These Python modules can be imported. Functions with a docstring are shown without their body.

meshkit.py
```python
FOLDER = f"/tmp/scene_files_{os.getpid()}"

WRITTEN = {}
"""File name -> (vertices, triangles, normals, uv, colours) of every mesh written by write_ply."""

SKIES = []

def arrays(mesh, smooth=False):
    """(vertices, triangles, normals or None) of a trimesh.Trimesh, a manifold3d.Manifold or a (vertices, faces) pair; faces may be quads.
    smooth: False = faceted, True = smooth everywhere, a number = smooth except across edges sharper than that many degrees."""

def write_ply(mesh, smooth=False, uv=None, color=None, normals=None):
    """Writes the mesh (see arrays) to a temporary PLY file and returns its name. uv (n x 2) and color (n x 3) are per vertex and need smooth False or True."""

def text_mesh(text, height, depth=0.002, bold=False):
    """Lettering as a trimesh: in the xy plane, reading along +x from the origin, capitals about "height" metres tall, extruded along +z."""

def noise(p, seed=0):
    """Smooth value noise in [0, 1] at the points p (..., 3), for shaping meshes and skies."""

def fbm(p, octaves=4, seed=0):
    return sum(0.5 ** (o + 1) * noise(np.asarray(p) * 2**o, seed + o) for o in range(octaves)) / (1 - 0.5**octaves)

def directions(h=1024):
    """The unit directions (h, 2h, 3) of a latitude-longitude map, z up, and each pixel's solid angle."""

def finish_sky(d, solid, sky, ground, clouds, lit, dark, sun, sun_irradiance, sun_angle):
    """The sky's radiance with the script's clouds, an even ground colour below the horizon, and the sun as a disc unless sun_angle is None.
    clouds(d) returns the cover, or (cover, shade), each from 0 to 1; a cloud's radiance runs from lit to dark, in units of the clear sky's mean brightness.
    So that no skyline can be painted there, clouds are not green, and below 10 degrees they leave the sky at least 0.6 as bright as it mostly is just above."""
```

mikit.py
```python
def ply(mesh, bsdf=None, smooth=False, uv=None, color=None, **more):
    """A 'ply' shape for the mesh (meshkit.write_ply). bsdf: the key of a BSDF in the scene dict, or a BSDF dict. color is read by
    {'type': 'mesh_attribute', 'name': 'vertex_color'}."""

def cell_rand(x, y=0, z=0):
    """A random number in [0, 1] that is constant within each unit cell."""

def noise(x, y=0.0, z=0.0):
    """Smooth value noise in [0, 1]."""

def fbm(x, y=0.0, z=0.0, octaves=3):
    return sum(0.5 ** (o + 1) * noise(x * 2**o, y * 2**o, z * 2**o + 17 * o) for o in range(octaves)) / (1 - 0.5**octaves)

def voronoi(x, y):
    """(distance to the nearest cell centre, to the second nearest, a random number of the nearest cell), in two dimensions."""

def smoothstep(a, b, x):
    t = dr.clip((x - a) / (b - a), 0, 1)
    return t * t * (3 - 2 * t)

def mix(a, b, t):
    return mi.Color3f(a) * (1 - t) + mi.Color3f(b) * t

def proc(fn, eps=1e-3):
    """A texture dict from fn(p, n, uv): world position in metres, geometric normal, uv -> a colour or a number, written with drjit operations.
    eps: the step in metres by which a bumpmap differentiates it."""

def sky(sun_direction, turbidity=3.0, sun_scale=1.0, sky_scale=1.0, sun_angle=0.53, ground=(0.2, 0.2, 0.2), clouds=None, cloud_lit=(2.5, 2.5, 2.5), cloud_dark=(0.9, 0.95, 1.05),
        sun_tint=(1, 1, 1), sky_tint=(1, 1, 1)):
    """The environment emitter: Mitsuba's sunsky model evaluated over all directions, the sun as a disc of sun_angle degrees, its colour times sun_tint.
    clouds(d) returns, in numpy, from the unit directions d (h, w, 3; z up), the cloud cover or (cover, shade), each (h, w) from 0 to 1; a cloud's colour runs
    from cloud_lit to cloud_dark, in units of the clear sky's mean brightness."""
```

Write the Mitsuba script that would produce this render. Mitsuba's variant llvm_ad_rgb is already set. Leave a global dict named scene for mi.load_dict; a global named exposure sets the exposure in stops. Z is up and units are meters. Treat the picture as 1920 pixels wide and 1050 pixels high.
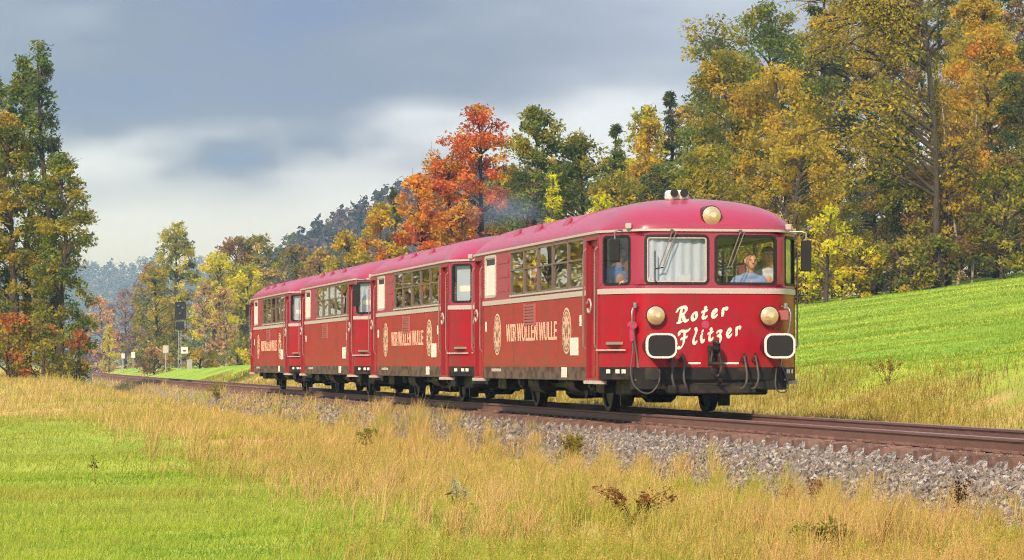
import math
import numpy as np
import trimesh
import manifold3d
import mitsuba as mi
import drjit as dr
from shapely.geometry import Polygon, box as sbox, Point, LineString
from shapely.ops import unary_union
import mikit
import meshkit
from mikit import noise, fbm, voronoi, smoothstep, mix, proc

T = mi.ScalarTransform4f
PI = math.pi
scene, labels = {}, {}

# ------------------------------------------------------------------ camera, sky, sun, exposure
F, HZ, EYE = 6232.5, 683.0, 0.733          # focal length and horizon in pixels of a 1920 wide frame, eye height above the rail head
scene['camera'] = {'type': 'perspective', 'fov_axis': 'x', 'fov': math.degrees(2 * math.atan(960 / F)), 'near_clip': 0.5, 'far_clip': 20000.0,
                   'to_world': T().look_at(origin=[0, 0, EYE], target=[0, 1, EYE + (HZ - 525) / F], up=[0, 0, 1])}
SUN = np.array([-0.30, -0.78, 0.50])


def clouds(d):
    """A broken grey-blue deck: bright low cloud towards the horizon, a slate band above it, softer grey overhead."""
    az = np.degrees(np.arctan2(d[..., 0], d[..., 1]))
    el = np.degrees(np.arcsin(np.clip(d[..., 2], -1, 1)))
    q = np.stack([az / 9.0, el / 2.3 + az / 26.0, 0 * az], -1)
    n = meshkit.fbm(q + 3.3, 5, 5)
    m = meshkit.fbm(np.stack([az / 22.0, el / 6.0 - az / 60.0, 0 * az + 9], -1), 3, 11)
    fine = meshkit.fbm(np.stack([az / 1.6, el / 0.7 + az / 5.0, 0 * az + 4], -1), 4, 23)
    wisp = meshkit.fbm(np.stack([az / 4.5 + el / 5.0, el / 0.9 - az / 9.0, 0 * az + 14], -1), 5, 31)
    e = el + 2.4 * (n - 0.5) + 2.3 * (wisp - .5) + 0.8 * (fine - .5) - 0.05 * az
    dark = 1 / (1 + np.exp(-(e - 4.15) * 6.0))                       # bright below about 3.5 degrees, slate above
    dark = dark * (1 - 0.42 / (1 + np.exp(-(e - 5.6) * 1.6)))
    right = 1 / (1 + np.exp(-(az + 0.5) * 0.8))
    low = 1 / (1 + np.exp((el - 2.0) * 1.5))
    shade = 0.12 + 0.76 * dark + 0.35 * (m - 0.5) + 0.75 * (n - 0.5) + 0.75 * (wisp - 0.5) + 0.15 * (fine - .5) - 0.10 * low
    shade = shade - 0.34 * right * dark * (az < 90)
    cover = 0.93 + 0.07 * m
    return cover, np.clip(shade, 0, 1)


scene['sky_light'] = mikit.sky(SUN.tolist(), turbidity=3, sun_scale=0.85, sun_angle=2.0, clouds=clouds, cloud_lit=(2.75, 3.10, 3.75), cloud_dark=(0.36, 0.52, 0.98), sun_tint=(1.0, 1.0, 1.04))
exposure = 2.0


# ------------------------------------------------------------------ materials
def P(key, color, rough=0.5, **more):
    c = color if isinstance(color, dict) else {'type': 'rgb', 'value': list(color)}
    scene[key] = {'type': 'twosided', 'bsdf': {'type': 'principled', 'base_color': c, 'roughness': rough, **more}}
    return key


def red_fn(p, n, uv):
    d = fbm(p.x * 1.7, p.y * 1.7, p.z * 5.0, 3)
    streak = fbm(p.x * 9, p.y * 9, p.z * 0.8, 2)
    low = smoothstep(1.1, 0.45, p.z)
    d2 = smoothstep(0.55, 0.75, fbm(p.x * 0.9 + 5, p.y * 0.9, p.z * 2.0, 4))
    c = mix((0.40, 0.003, 0.020), (0.35, 0.008, 0.022), smoothstep(0.4, 0.7, d))
    c = mix(c, (0.30, 0.018, 0.025), 0.5 * d2)
    c = mix(c, (0.22, 0.035, 0.032), 0.45 * smoothstep(0.55, 0.8, streak))
    return mix(c, (0.15, 0.06, 0.04), 0.75 * low * smoothstep(0.35, 0.75, streak))


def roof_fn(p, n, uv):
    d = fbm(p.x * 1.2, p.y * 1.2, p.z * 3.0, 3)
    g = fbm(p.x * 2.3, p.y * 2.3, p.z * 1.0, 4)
    c = mix((0.42, 0.038, 0.105), (0.36, 0.055, 0.11), smoothstep(0.4, 0.75, d))  # pinker than the body red: sky reflection put into the roof colour
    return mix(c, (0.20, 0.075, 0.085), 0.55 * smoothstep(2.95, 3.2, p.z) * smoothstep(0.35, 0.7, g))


def sill_fn(p, n, uv):
    d = fbm(p.x * 5, p.y * 5, p.z * 9, 3)
    return mix((0.13, 0.095, 0.068), (0.07, 0.035, 0.028), smoothstep(0.35, 0.7, d))


def black_fn(p, n, uv):
    d = fbm(p.x * 6, p.y * 6, p.z * 6, 3)
    return mix((0.012, 0.011, 0.012), (0.05, 0.035, 0.025), smoothstep(0.45, 0.8, d))


P('red_paint', proc(red_fn), 0.34, specular=0.35, clearcoat=0.25, clearcoat_gloss=0.85)
P('wine_paint', (0.36, 0.035, 0.085), 0.3, clearcoat=0.7, clearcoat_gloss=0.9)
P('door_paint', (0.26, 0.016, 0.028), 0.3, clearcoat=0.6, clearcoat_gloss=0.9)
P('roof_sky_pink', proc(roof_fn), 0.28, clearcoat=0.8, clearcoat_gloss=0.8)
P('rail_grey', (0.36, 0.23, 0.23), 0.4, metallic=0.2)
P('window_metal', (0.17, 0.13, 0.12), 0.4)
P('cream_trim', (0.56, 0.48, 0.48), 0.35, clearcoat=0.4)
P('sill_paint', proc(sill_fn), 0.7)
P('black_iron', proc(black_fn), 0.55)
P('rubber', (0.015, 0.015, 0.017), 0.6)
P('grey_hose', (0.09, 0.085, 0.09), 0.5)
P('steel', (0.42, 0.42, 0.44), 0.35, metallic=0.8)
P('white_paint', (0.80, 0.79, 0.77), 0.45)
P('lettering', (0.84, 0.80, 0.74), 0.45)
P('peach_lettering', (0.74, 0.47, 0.36), 0.5)
P('emblem_dark', (0.22, 0.10, 0.07), 0.5)
P('pink_badge', (0.50, 0.05, 0.13), 0.4)
P('lamp_lens', (0.95, 0.72, 0.42), 0.15, metallic=0.65, clearcoat=1.0)
P('lamp_bright', (0.95, 0.85, 0.65), 0.12, metallic=0.5, clearcoat=1.0)
P('maroon_iron', (0.09, 0.012, 0.02), 0.4)
P('louvre_paint', (0.40, 0.115, 0.115), 0.5)
P('interior_wall', (0.30, 0.27, 0.22), 0.7)
P('seat_cloth', (0.10, 0.085, 0.05), 0.8)
P('console', (0.03, 0.03, 0.032), 0.5)
P('pane_blue', (0.43, 0.51, 0.63), 0.8)  # pale blue of sheets behind panes; on the windscreen a painted sky reflection
P('skin', (0.62, 0.31, 0.21), 0.5)
P('skin_dark', (0.40, 0.19, 0.13), 0.5)
P('blue_shirt', (0.24, 0.36, 0.68), 0.8)
P('navy_jacket', (0.07, 0.16, 0.45), 0.8)
P('pale_shirt', (0.52, 0.56, 0.66), 0.8)
P('white_shirt', (0.78, 0.77, 0.76), 0.8)
P('mint_top', (0.52, 0.66, 0.55), 0.8)
P('trousers', (0.03, 0.03, 0.04), 0.8)
P('hair_dark', (0.035, 0.022, 0.015), 0.6)
P('hair_red', (0.25, 0.07, 0.03), 0.6)
P('eye_dark', (0.02, 0.015, 0.012), 0.3)
scene['window_glass'] = {'type': 'thindielectric', 'int_ior': 1.52}


def rail_fn(p, n, uv):
    d = fbm(p.x * 3, p.y * 3, p.z * 8, 3)
    return mix((0.13, 0.062, 0.048), (0.21, 0.110, 0.088), d)


P('rail_rust', proc(rail_fn), 0.6)
P('rail_shine', (0.40, 0.33, 0.31), 0.32, metallic=0.7)


def sleeper_fn(p, n, uv):
    d = fbm(p.x * 7, p.y * 7, p.z * 7, 3)
    return mix((0.13, 0.070, 0.056), (0.24, 0.140, 0.115), smoothstep(0.3, 0.7, d))


P('sleeper_steel', proc(sleeper_fn), 0.7)
COL = {'type': 'mesh_attribute', 'name': 'vertex_color'}
scene['leaf'] = {'type': 'principledthin', 'base_color': COL, 'roughness': 0.6, 'diff_trans': 0.9}
scene['blade'] = {'type': 'principledthin', 'base_color': COL, 'roughness': 0.7, 'diff_trans': 0.8}
P('stone', COL, 0.85)


def bark_fn(p, n, uv):
    d = fbm(p.x * 6, p.y * 6, p.z * 2, 3)
    return mix((0.035, 0.026, 0.02), (0.10, 0.078, 0.058), d)


P('bark', proc(bark_fn), 0.9)


def birch_fn(p, n, uv):
    d = fbm(p.x * 3, p.y * 3, p.z * 5, 3)
    return mix((0.36, 0.31, 0.27), (0.09, 0.07, 0.06), smoothstep(0.58, 0.68, d))


P('birch_bark', proc(birch_fn), 0.8)
P('twig', (0.105, 0.072, 0.060), 0.9)
P('dark_metal', (0.010, 0.011, 0.015), 0.5)
P('post_grey', (0.38, 0.39, 0.40), 0.6)

# ------------------------------------------------------------------ the lie of the land: s runs back along the track from the train's nose, u across it to the right
TH, X0, Y0, K, SC = 0.1793, 2.905, 48.447, 0.000146, 700.0


def track(s, u=0.0):
    """World x, y of the point u metres to the right of the track's centre line at s, and the heading there."""
    s, u = np.asarray(s, float), np.asarray(u, float)
    c = np.clip(s, 0, SC)
    off = K * c * c / 2 + np.maximum(s - SC, 0) * K * SC
    phi = TH - K * c
    x = X0 - math.sin(TH) * s + math.cos(TH) * off + u * np.cos(phi)
    y = Y0 + math.cos(TH) * s + math.sin(TH) * off + u * np.sin(phi)
    return x, y, phi


def lane(x, y):
    """(s, u) of world points."""
    dx, dy = np.asarray(x, float) - X0, np.asarray(y, float) - Y0
    s = -math.sin(TH) * dx + math.cos(TH) * dy
    u = math.cos(TH) * dx + math.sin(TH) * dy
    c = np.clip(s, 0, SC)
    return s, u - (K * c * c / 2 + np.maximum(s - SC, 0) * K * SC)


def sstep(a, b, x):
    t = np.clip((x - a) / (b - a), 0, 1)
    return t * t * (3 - 2 * t)


def height(x, y, bumps=True):
    s, u = lane(x, y)
    near = np.interp(u, [-4000, -300, -30, -10, -7, -4, -2.75, -1.8, 0], [-1.2, -1.1, -1.0, -0.90, -0.80, -0.74, -0.65, -0.30, -0.22])
    rise = sstep(45, 105, s) * (1 - 0.35 * sstep(-25, -60, u))
    near = near + rise * 0.85 * sstep(-2.6, -6.5, u)
    bank = np.interp(u, [0, 1.8, 2.6, 3.3, 6.3], [-0.22, -0.30, -0.55, -0.5, 0.62])
    g = 1 - 0.86 * sstep(95, 215, s - 0.35 * np.maximum(u - 12, 0))
    up = np.interp(u, [6.3, 45, 90, 160, 400, 4000], [0, 5.1, 14, 34, 60, 60]) * g
    b = (bank - 0.0) * (1 - 0.5 * sstep(120, 260, s) * (u > 2.6)) + up
    z = np.where(u < 0, near, b)
    if bumps:
        p = np.stack([np.asarray(x, float), np.asarray(y, float), 0 * np.asarray(x, float)], -1)
        off_track = sstep(2.6, 4.5, np.abs(u))
        off_track = off_track * (1 - 0.75 * sstep(7, 14, u))
        z = z + off_track * (0.22 * (meshkit.fbm(p / 3.1, 3, 2) - 0.5) + 0.25 * (meshkit.fbm(p / 17.0, 2, 7) - 0.5))
    return z


def at(px, py, Y):
    """World point seen at pixel px, py of the 1920 x 1050 frame at distance Y."""
    return (px - 960) / F * Y, Y, EYE + (HZ - py) / F * Y


# ------------------------------------------------------------------ mesh helpers
def cat(ms):
    return trimesh.util.concatenate([m for m in ms if m is not None])


def bx(x0, x1, y0, y1, z0, z1, ch=0.0):
    """A box, with chamfered edges when ch > 0."""
    e = (abs(x1 - x0), abs(y1 - y0), abs(z1 - z0))
    c = ((x0 + x1) / 2, (y0 + y1) / 2, (z0 + z1) / 2)
    if ch <= 0:
        m = trimesh.creation.box(e)
    else:
        h = np.array(e) / 2
        pts = []
        for sx in (-1, 1):
            for sy in (-1, 1):
                for sz in (-1, 1):
                    s = np.array([sx, sy, sz])
                    for k in range(3):
                        q = h - ch
                        q[k] = h[k]
                        pts.append(s * q)
        m = trimesh.convex.convex_hull(np.array(pts))
    m.apply_translation(c)
    return m


def tube(points, radii, sides=8, caps=True):
    p = np.asarray(points, float)
    r = np.broadcast_to(np.asarray(radii, float), (len(p),))
    t = np.gradient(p, axis=0)
    t /= np.linalg.norm(t, axis=1, keepdims=True) + 1e-12
    a = np.cross(t, np.where(np.abs(t[:, 2:]) < 0.9, [0, 0, 1.0], [1.0, 0, 0]))
    a /= np.linalg.norm(a, axis=1, keepdims=True) + 1e-12
    b, ang = np.cross(t, a), np.arange(sides) * 2 * PI / sides
    v = p[:, None] + r[:, None, None] * (np.cos(ang)[None, :, None] * a[:, None] + np.sin(ang)[None, :, None] * b[:, None])
    i, j = np.meshgrid(np.arange(len(p) - 1), np.arange(sides), indexing='ij')
    q = np.stack([i * sides + j, i * sides + (j + 1) % sides, (i + 1) * sides + (j + 1) % sides, (i + 1) * sides + j], -1).reshape(-1, 4)
    f = np.vstack([q[:, [0, 1, 2]], q[:, [0, 2, 3]]])
    v = v.reshape(-1, 3)
    if caps:
        n = len(v)
        v = np.vstack([v, p[0], p[-1]])
        k = np.arange(sides)
        f = np.vstack([f, np.stack([k, 0 * k + n, (k + 1) % sides], 1)[:, [0, 2, 1]], np.stack([(len(p) - 1) * sides + k, (len(p) - 1) * sides + (k + 1) % sides, 0 * k + n + 1], 1)])
    return trimesh.Trimesh(v, f, process=False)


def curve(pts, n=24):
    """A smooth polyline through the points."""
    from scipy.interpolate import CubicSpline
    pts = np.asarray(pts, float)
    d = np.r_[0, np.cumsum(np.linalg.norm(np.diff(pts, axis=0), axis=1))]
    return CubicSpline(d, pts)(np.linspace(0, d[-1], n))


def cyl(p0, p1, r, sides=20, r1=None):
    return tube([p0, p1], [r, r if r1 is None else r1], sides)


def extrude(poly, depth):
    polys = getattr(poly, 'geoms', [poly])
    return cat([trimesh.creation.extrude_polygon(g, depth, engine='earcut') for g in polys if g.area > 1e-7])


def rrect(x0, x1, y0, y1, r=0.05):
    return sbox(x0 + r, y0 + r, x1 - r, y1 - r).buffer(r, quad_segs=4)


def onto(m, origin, ex, ey):
    """Carries a mesh from its x, y plane to the plane of ex, ey; z becomes the outward normal."""
    ex, ey = np.asarray(ex, float), np.asarray(ey, float)
    ez = np.cross(ex, ey)
    M = np.eye(4)
    M[:3, 0], M[:3, 1], M[:3, 2], M[:3, 3] = ex, ey, ez, origin
    m = m.copy()
    m.apply_transform(M)
    return m


def numbered(key):
    if key not in scene and key not in labels:
        return key
    i = 1
    while f'{key}_{i:03d}' in scene or f'{key}_{i:03d}' in labels:
        i += 1
    return f'{key}_{i:03d}'


def thing(name, label, category, group=None, kind=None):
    key = numbered(name)
    labels[key] = {'label': label, 'category': category}
    if group:
        labels[key]['group'] = group
    if kind:
        labels[key]['kind'] = kind
    return key


def put(key, mesh, bsdf, smooth=False, color=None, to_world=None, label=None):
    key = key if '__' not in key else numbered(key)
    scene[key] = mikit.ply(mesh, bsdf, smooth, color=color)
    if to_world is not None:
        scene[key]['to_world'] = to_world
    if label:
        labels[key] = {'label': label}
    return key


# ------------------------------------------------------------------ ground, ballast, hills
def ground_fn(p, n, uv):
    dx, dy = p.x - X0, p.y - Y0
    s = -math.sin(TH) * dx + math.cos(TH) * dy
    c = dr.clip(s, 0, SC)
    u = math.cos(TH) * dx + math.sin(TH) * dy - (0.5 * K * c * c + dr.maximum(s - SC, 0) * K * SC)
    a = fbm(p.x * 0.55, p.y * 0.55, 1.0, 4)
    b = fbm(p.x * 3.1, p.y * 3.1, 5.0, 3)
    lawn = mix((0.20, 0.29, 0.028), (0.32, 0.37, 0.050), smoothstep(0.3, 0.75, 0.6 * a + 0.4 * b))
    field = mix((0.11, 0.25, 0.016), (0.32, 0.40, 0.040), smoothstep(0.30, 0.74, 0.5 * fbm(p.x * 0.11, p.y * 0.25, 2.0, 4) + 0.3 * a + 0.2 * b))
    dry = mix((0.44, 0.33, 0.11), (0.31, 0.28, 0.06), smoothstep(0.3, 0.7, 0.5 * a + 0.5 * b))
    wood = mix((0.10, 0.055, 0.02), (0.16, 0.10, 0.03), b)
    edge_l = smoothstep(-6.0, -7.8, u + 2.6 * (a - 0.5) + 7.0 * smoothstep(38.0, 80.0, s))
    edge_r = smoothstep(4.7, 6.4, u + 3.0 * (a - 0.5) + 2.6 * smoothstep(110.0, 150.0, s))
    col = mix(mix(dry, lawn, edge_l), field, edge_r)
    far = smoothstep(140.0, 165.0, s + 0.25 * u) * smoothstep(14.0, 24.0, u)
    return mix(col, wood, far)


P('ground_cover', proc(ground_fn), 0.95)


def ladder(*runs):
    return np.unique(np.concatenate([np.arange(a, b + 1e-6, d) for a, b, d in runs]).round(4))


sv = ladder((-2000, -150, 150), (-150, -45, 5), (-45, 100, 0.9), (100, 130, 1.5), (130, 300, 3), (300, 700, 20), (700, 5500, 240))
uv_ = ladder((-4000, -300, 300), (-300, -60, 20), (-60, -20, 2), (-20, -2.75, 0.55), (-2.75, 2.6, 0.5), (2.6, 40, 0.6), (40, 60, 2), (60, 300, 10), (300, 4000, 300))
S_, U_ = np.meshgrid(sv, uv_, indexing='ij')
gx, gy, _ = track(S_, U_)
gz = height(gx, gy)
gz = np.where(np.abs(U_) < 2.5, gz - 0.22, gz)            # the ballast bed lies over it
ni, nj = S_.shape
ii, jj = np.meshgrid(np.arange(ni - 1), np.arange(nj - 1), indexing='ij')
q0 = ii * nj + jj
quads = np.stack([q0, q0 + 1, q0 + nj + 1, q0 + nj], -1).reshape(-1, 4)
gv = np.stack([gx, gy, gz], -1).reshape(-1, 3)
put('ground', (gv, np.vstack([quads[:, [0, 2, 1]], quads[:, [0, 3, 2]]])[:, ::-1]), 'ground_cover', True)
labels['ground'] = {'label': 'grassy ground sloping up from the railway line to a green field and wood', 'kind': 'structure'}


def ballast_fn(p, n, uv):
    f1, f2, r = voronoi(p.x * 17 + 0.3 * p.z, p.y * 17)
    c = mix((0.10, 0.085, 0.080), (0.42, 0.37, 0.36), r)
    return mix(c, (0.03, 0.025, 0.024), smoothstep(0.2, 0.02, f2 - f1))


P('ballast_ground', proc(ballast_fn), 0.95)
bs, bu = ladder((-60, 130, 1.0), (130, 700, 6)), np.array([-2.85, -2.6, -2.25, -1.95, -1.6, -1.34, -1.25, -1.0, -0.6, 0, 0.6, 1.0, 1.25, 1.34, 1.6, 1.95, 2.25, 2.6, 2.85])
S_, U_ = np.meshgrid(bs, bu, indexing='ij')
tx, ty, _ = track(S_, U_)
tz = np.interp(np.abs(U_), [0, 1.0, 1.25, 1.34, 1.6, 1.95, 2.85], [-0.185, -0.185, -0.20, -0.285, -0.295, -0.34, -0.70]) + 0.03 * (meshkit.fbm(np.stack([tx, ty, 0 * tx], -1) / 0.7, 2, 3) - .5)
ni, nj = S_.shape
ii, jj = np.meshgrid(np.arange(ni - 1), np.arange(nj - 1), indexing='ij')
q0 = ii * nj + jj
quads = np.stack([q0, q0 + 1, q0 + nj + 1, q0 + nj], -1).reshape(-1, 4)
put('ballast_bed', (np.stack([tx, ty, tz], -1).reshape(-1, 3), np.vstack([quads[:, [0, 1, 2]], quads[:, [0, 2, 3]]])), 'ballast_ground', True)
labels['ballast_bed'] = {'label': 'grey gravel bed under the rails', 'kind': 'structure'}

rng = np.random.default_rng(11)


def stones():
    out_s, out_u, size = [], [], []
    for s0, s1, dens, sz in ((-20, 4, 720, 0.024), (4, 26, 260, 0.032), (26, 60, 90, 0.046)):
        n = int((s1 - s0) * 1.55 * dens)
        out_s.append(rng.uniform(s0, s1, n))
        out_u.append(rng.uniform(-2.75, -1.32, n))
        size.append(sz * rng.uniform(0.6, 1.5, n))
        n = int((s1 - s0) * 1.74 * dens * 0.20)
        out_s.append(rng.uniform(s0, s1, n))
        out_u.append(rng.uniform(-1.34, 0.4, n))
        size.append(sz * rng.uniform(0.6, 1.3, n))
    s, u, r = map(np.concatenate, (out_s, out_u, size))
    n = len(s)
    x, y, _ = track(s, u)
    z = np.interp(np.abs(u), [0, 1.0, 1.25, 1.34, 1.6, 1.95, 2.85], [-0.185, -0.185, -0.20, -0.285, -0.295, -0.34, -0.70]) + r * 0.2
    base = np.array([[1, 0, 0], [-1, 0, 0], [0, 1, 0], [0, -1, 0], [0, 0, 1], [0, 0, -1.0]])
    tri = np.array([[0, 2, 4], [2, 1, 4], [1, 3, 4], [3, 0, 4], [2, 0, 5], [1, 2, 5], [3, 1, 5], [0, 3, 5]])
    v = base[None] * r[:, None, None] * rng.uniform(0.6, 1.3, (n, 6, 1)) + rng.normal(0, 0.18, (n, 6, 3)) * r[:, None, None]
    a = rng.uniform(0, 2 * PI, n)
    b = rng.uniform(-0.6, 0.6, n)
    ca, sa, cb, sb = np.cos(a), np.sin(a), np.cos(b), np.sin(b)
    R = np.stack([np.stack([ca * cb, -sa, ca * sb], -1), np.stack([sa * cb, ca, sa * sb], -1), np.stack([-sb, 0 * a, cb], -1)], 1)
    v = np.einsum('nij,nkj->nki', R, v) + np.stack([x, y, z], -1)[:, None]
    pal = np.array([[0.33, 0.305, 0.285], [0.22, 0.195, 0.185], [0.14, 0.122, 0.118], [0.27, 0.215, 0.175], [0.44, 0.415, 0.385], [0.07, 0.062, 0.060], [0.20, 0.175, 0.165], [0.24, 0.165, 0.12]])
    c = pal[rng.integers(0, len(pal), n)] * rng.uniform(0.8, 1.2, (n, 1))
    f = (tri[None] + 6 * np.arange(n)[:, None, None]).reshape(-1, 3)
    put('ballast_stones', (v.reshape(-1, 3), f), 'stone', False, color=np.clip(np.repeat(c, 6, 0), 0, 1))
    labels['ballast_stones'] = {'label': 'loose grey and mauve track ballast stones beside the near rail', 'category': 'gravel', 'kind': 'stuff'}


stones()

# ------------------------------------------------------------------ the railway track
tr = thing('railway_track', 'single rusty railway track curving away past the red train', 'railway track')


def sweep(profile, ss, u0, closed=True):
    pr = np.asarray(profile, float)
    x, y, phi = track(ss, u0)
    n = len(pr)
    v = np.stack([x[:, None] + np.cos(phi)[:, None] * pr[None, :, 0], y[:, None] + np.sin(phi)[:, None] * pr[None, :, 0], np.broadcast_to(pr[None, :, 1], (len(ss), n))], -1)
    i, j = np.meshgrid(np.arange(len(ss) - 1), np.arange(n if closed else n - 1), indexing='ij')
    q = np.stack([i * n + j, i * n + (j + 1) % n, (i + 1) * n + (j + 1) % n, (i + 1) * n + j], -1).reshape(-1, 4)
    return v.reshape(-1, 3), q


rail_ss = ladder((-70, 130, 2.5), (130, 700, 10), (700, 900, 50))
prof = [(-0.0625, -0.150), (0.0625, -0.150), (0.0625, -0.140), (0.010, -0.122), (0.010, -0.040), (0.034, -0.030), (0.034, -0.008), (0.026, -0.002), (-0.026, -0.002), (-0.034, -0.008), (-0.034, -0.030), (-0.010, -0.040), (-0.010, -0.122), (-0.0625, -0.140)]
top = [(-0.027, -0.0015), (0.027, -0.0015), (0.020, 0.0015), (-0.020, 0.0015)]
for u0 in (-0.7515, 0.7515):
    v, q = sweep(prof, rail_ss, u0)
    r = put(tr + '__rail', (v, q[:, ::-1]), 'rail_rust', 20)
    v, q = sweep(top, rail_ss, u0)
    put(r + '__running_surface', (v, q[:, ::-1]), 'rail_shine', 20)


def sleeper_mesh():
    parts = []
    for wd, x0, ln, dz in ((0.075, -1.24, 2.48, 0.0), (0.062, -1.31, 0.07, -0.003), (0.062, 1.24, 0.07, -0.003)):
        sec = Polygon([(-wd - 0.03, -0.13), (wd + 0.03, -0.13), (wd, 0.0), (-wd, 0.0)])
        parts.append(onto(extrude(sec, ln), (x0, 0, -0.152 + dz), (0, 1, 0), (0, 0, 1)))
    for s in (-1, 1):
        for d in (-0.095, 0.095):
            parts.append(bx(s * 0.7515 + d - 0.03, s * 0.7515 + d + 0.03, -0.045, 0.045, -0.155, -0.118, 0.006))
    return cat(parts)


sleeper = mikit.ply(sleeper_mesh(), 'sleeper_steel')
sl_s = np.arange(-40, 400, 0.60)
order = [s for s in sl_s if -24 <= s <= 155.9][:300]
for i, s in enumerate(order):
    x, y, phi = track(s + 0.02 * math.sin(i * 12.9), 0)
    scene[tr + '__sleeper' + (f'_{i:03d}' if i else '')] = {**sleeper, 'to_world': T().translate([float(x), float(y), 0]).rotate([0, 0, 1], math.degrees(float(phi)) + 0.6 * math.sin(i * 7.7))}
rest = [s for s in sl_s if s < -24 or s > max(order) + 0.3]
sm, ms = sleeper_mesh(), []
for s in rest:
    x, y, phi = track(s, 0)
    m = sm.copy()
    m.apply_transform(trimesh.transformations.translation_matrix([float(x), float(y), 0]) @ trimesh.transformations.rotation_matrix(float(phi), [0, 0, 1]))
    ms.append(m)
put(tr + '__far_sleepers', cat(ms), 'sleeper_steel')
labels[tr + '__far_sleepers'] = {'label': 'sleepers of the track far behind the train', 'kind': 'stuff'}

# ------------------------------------------------------------------ railcars: local x to the right seen from behind the nose, y back from the nose, z up from the rail head
LEN, HW, PITCH = 12.75, 1.49, 13.95
ZS, ZR, ZB0, ZB1, ZG = 0.49, 0.69, 1.762, 1.842, 2.68
half = np.array([(0, -0.05), (0.35, -0.046), (0.7, -0.028), (0.98, 0.02), (1.07, 0.07), (1.15, 0.18), (1.22, 0.31), (1.40, 0.66), (1.465, 0.79), (1.485, 0.86), (1.49, 0.90)])
for _ in range(2):                                                  # Chaikin rounding
    a, b = half[:-1], half[1:]
    mid = np.empty((2 * len(a), 2))
    mid[0::2], mid[1::2] = 0.75 * a + 0.25 * b, 0.25 * a + 0.75 * b
    half = np.vstack([half[:1], mid[1:-1], half[-1:]])
OUT = np.vstack([half[:0:-1] * [-1, 1], half])
OT = np.r_[0, np.cumsum(np.linalg.norm(np.diff(OUT, axis=0), axis=1))]
OT -= OT[-1] / 2
TMAX = OT[-1]
_tan = np.gradient(OUT, OT, axis=0)
_tan /= np.linalg.norm(_tan, axis=1, keepdims=True)
ONRM = np.stack([_tan[:, 1], -_tan[:, 0]], 1)                        # outward: forwards and to the sides


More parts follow.
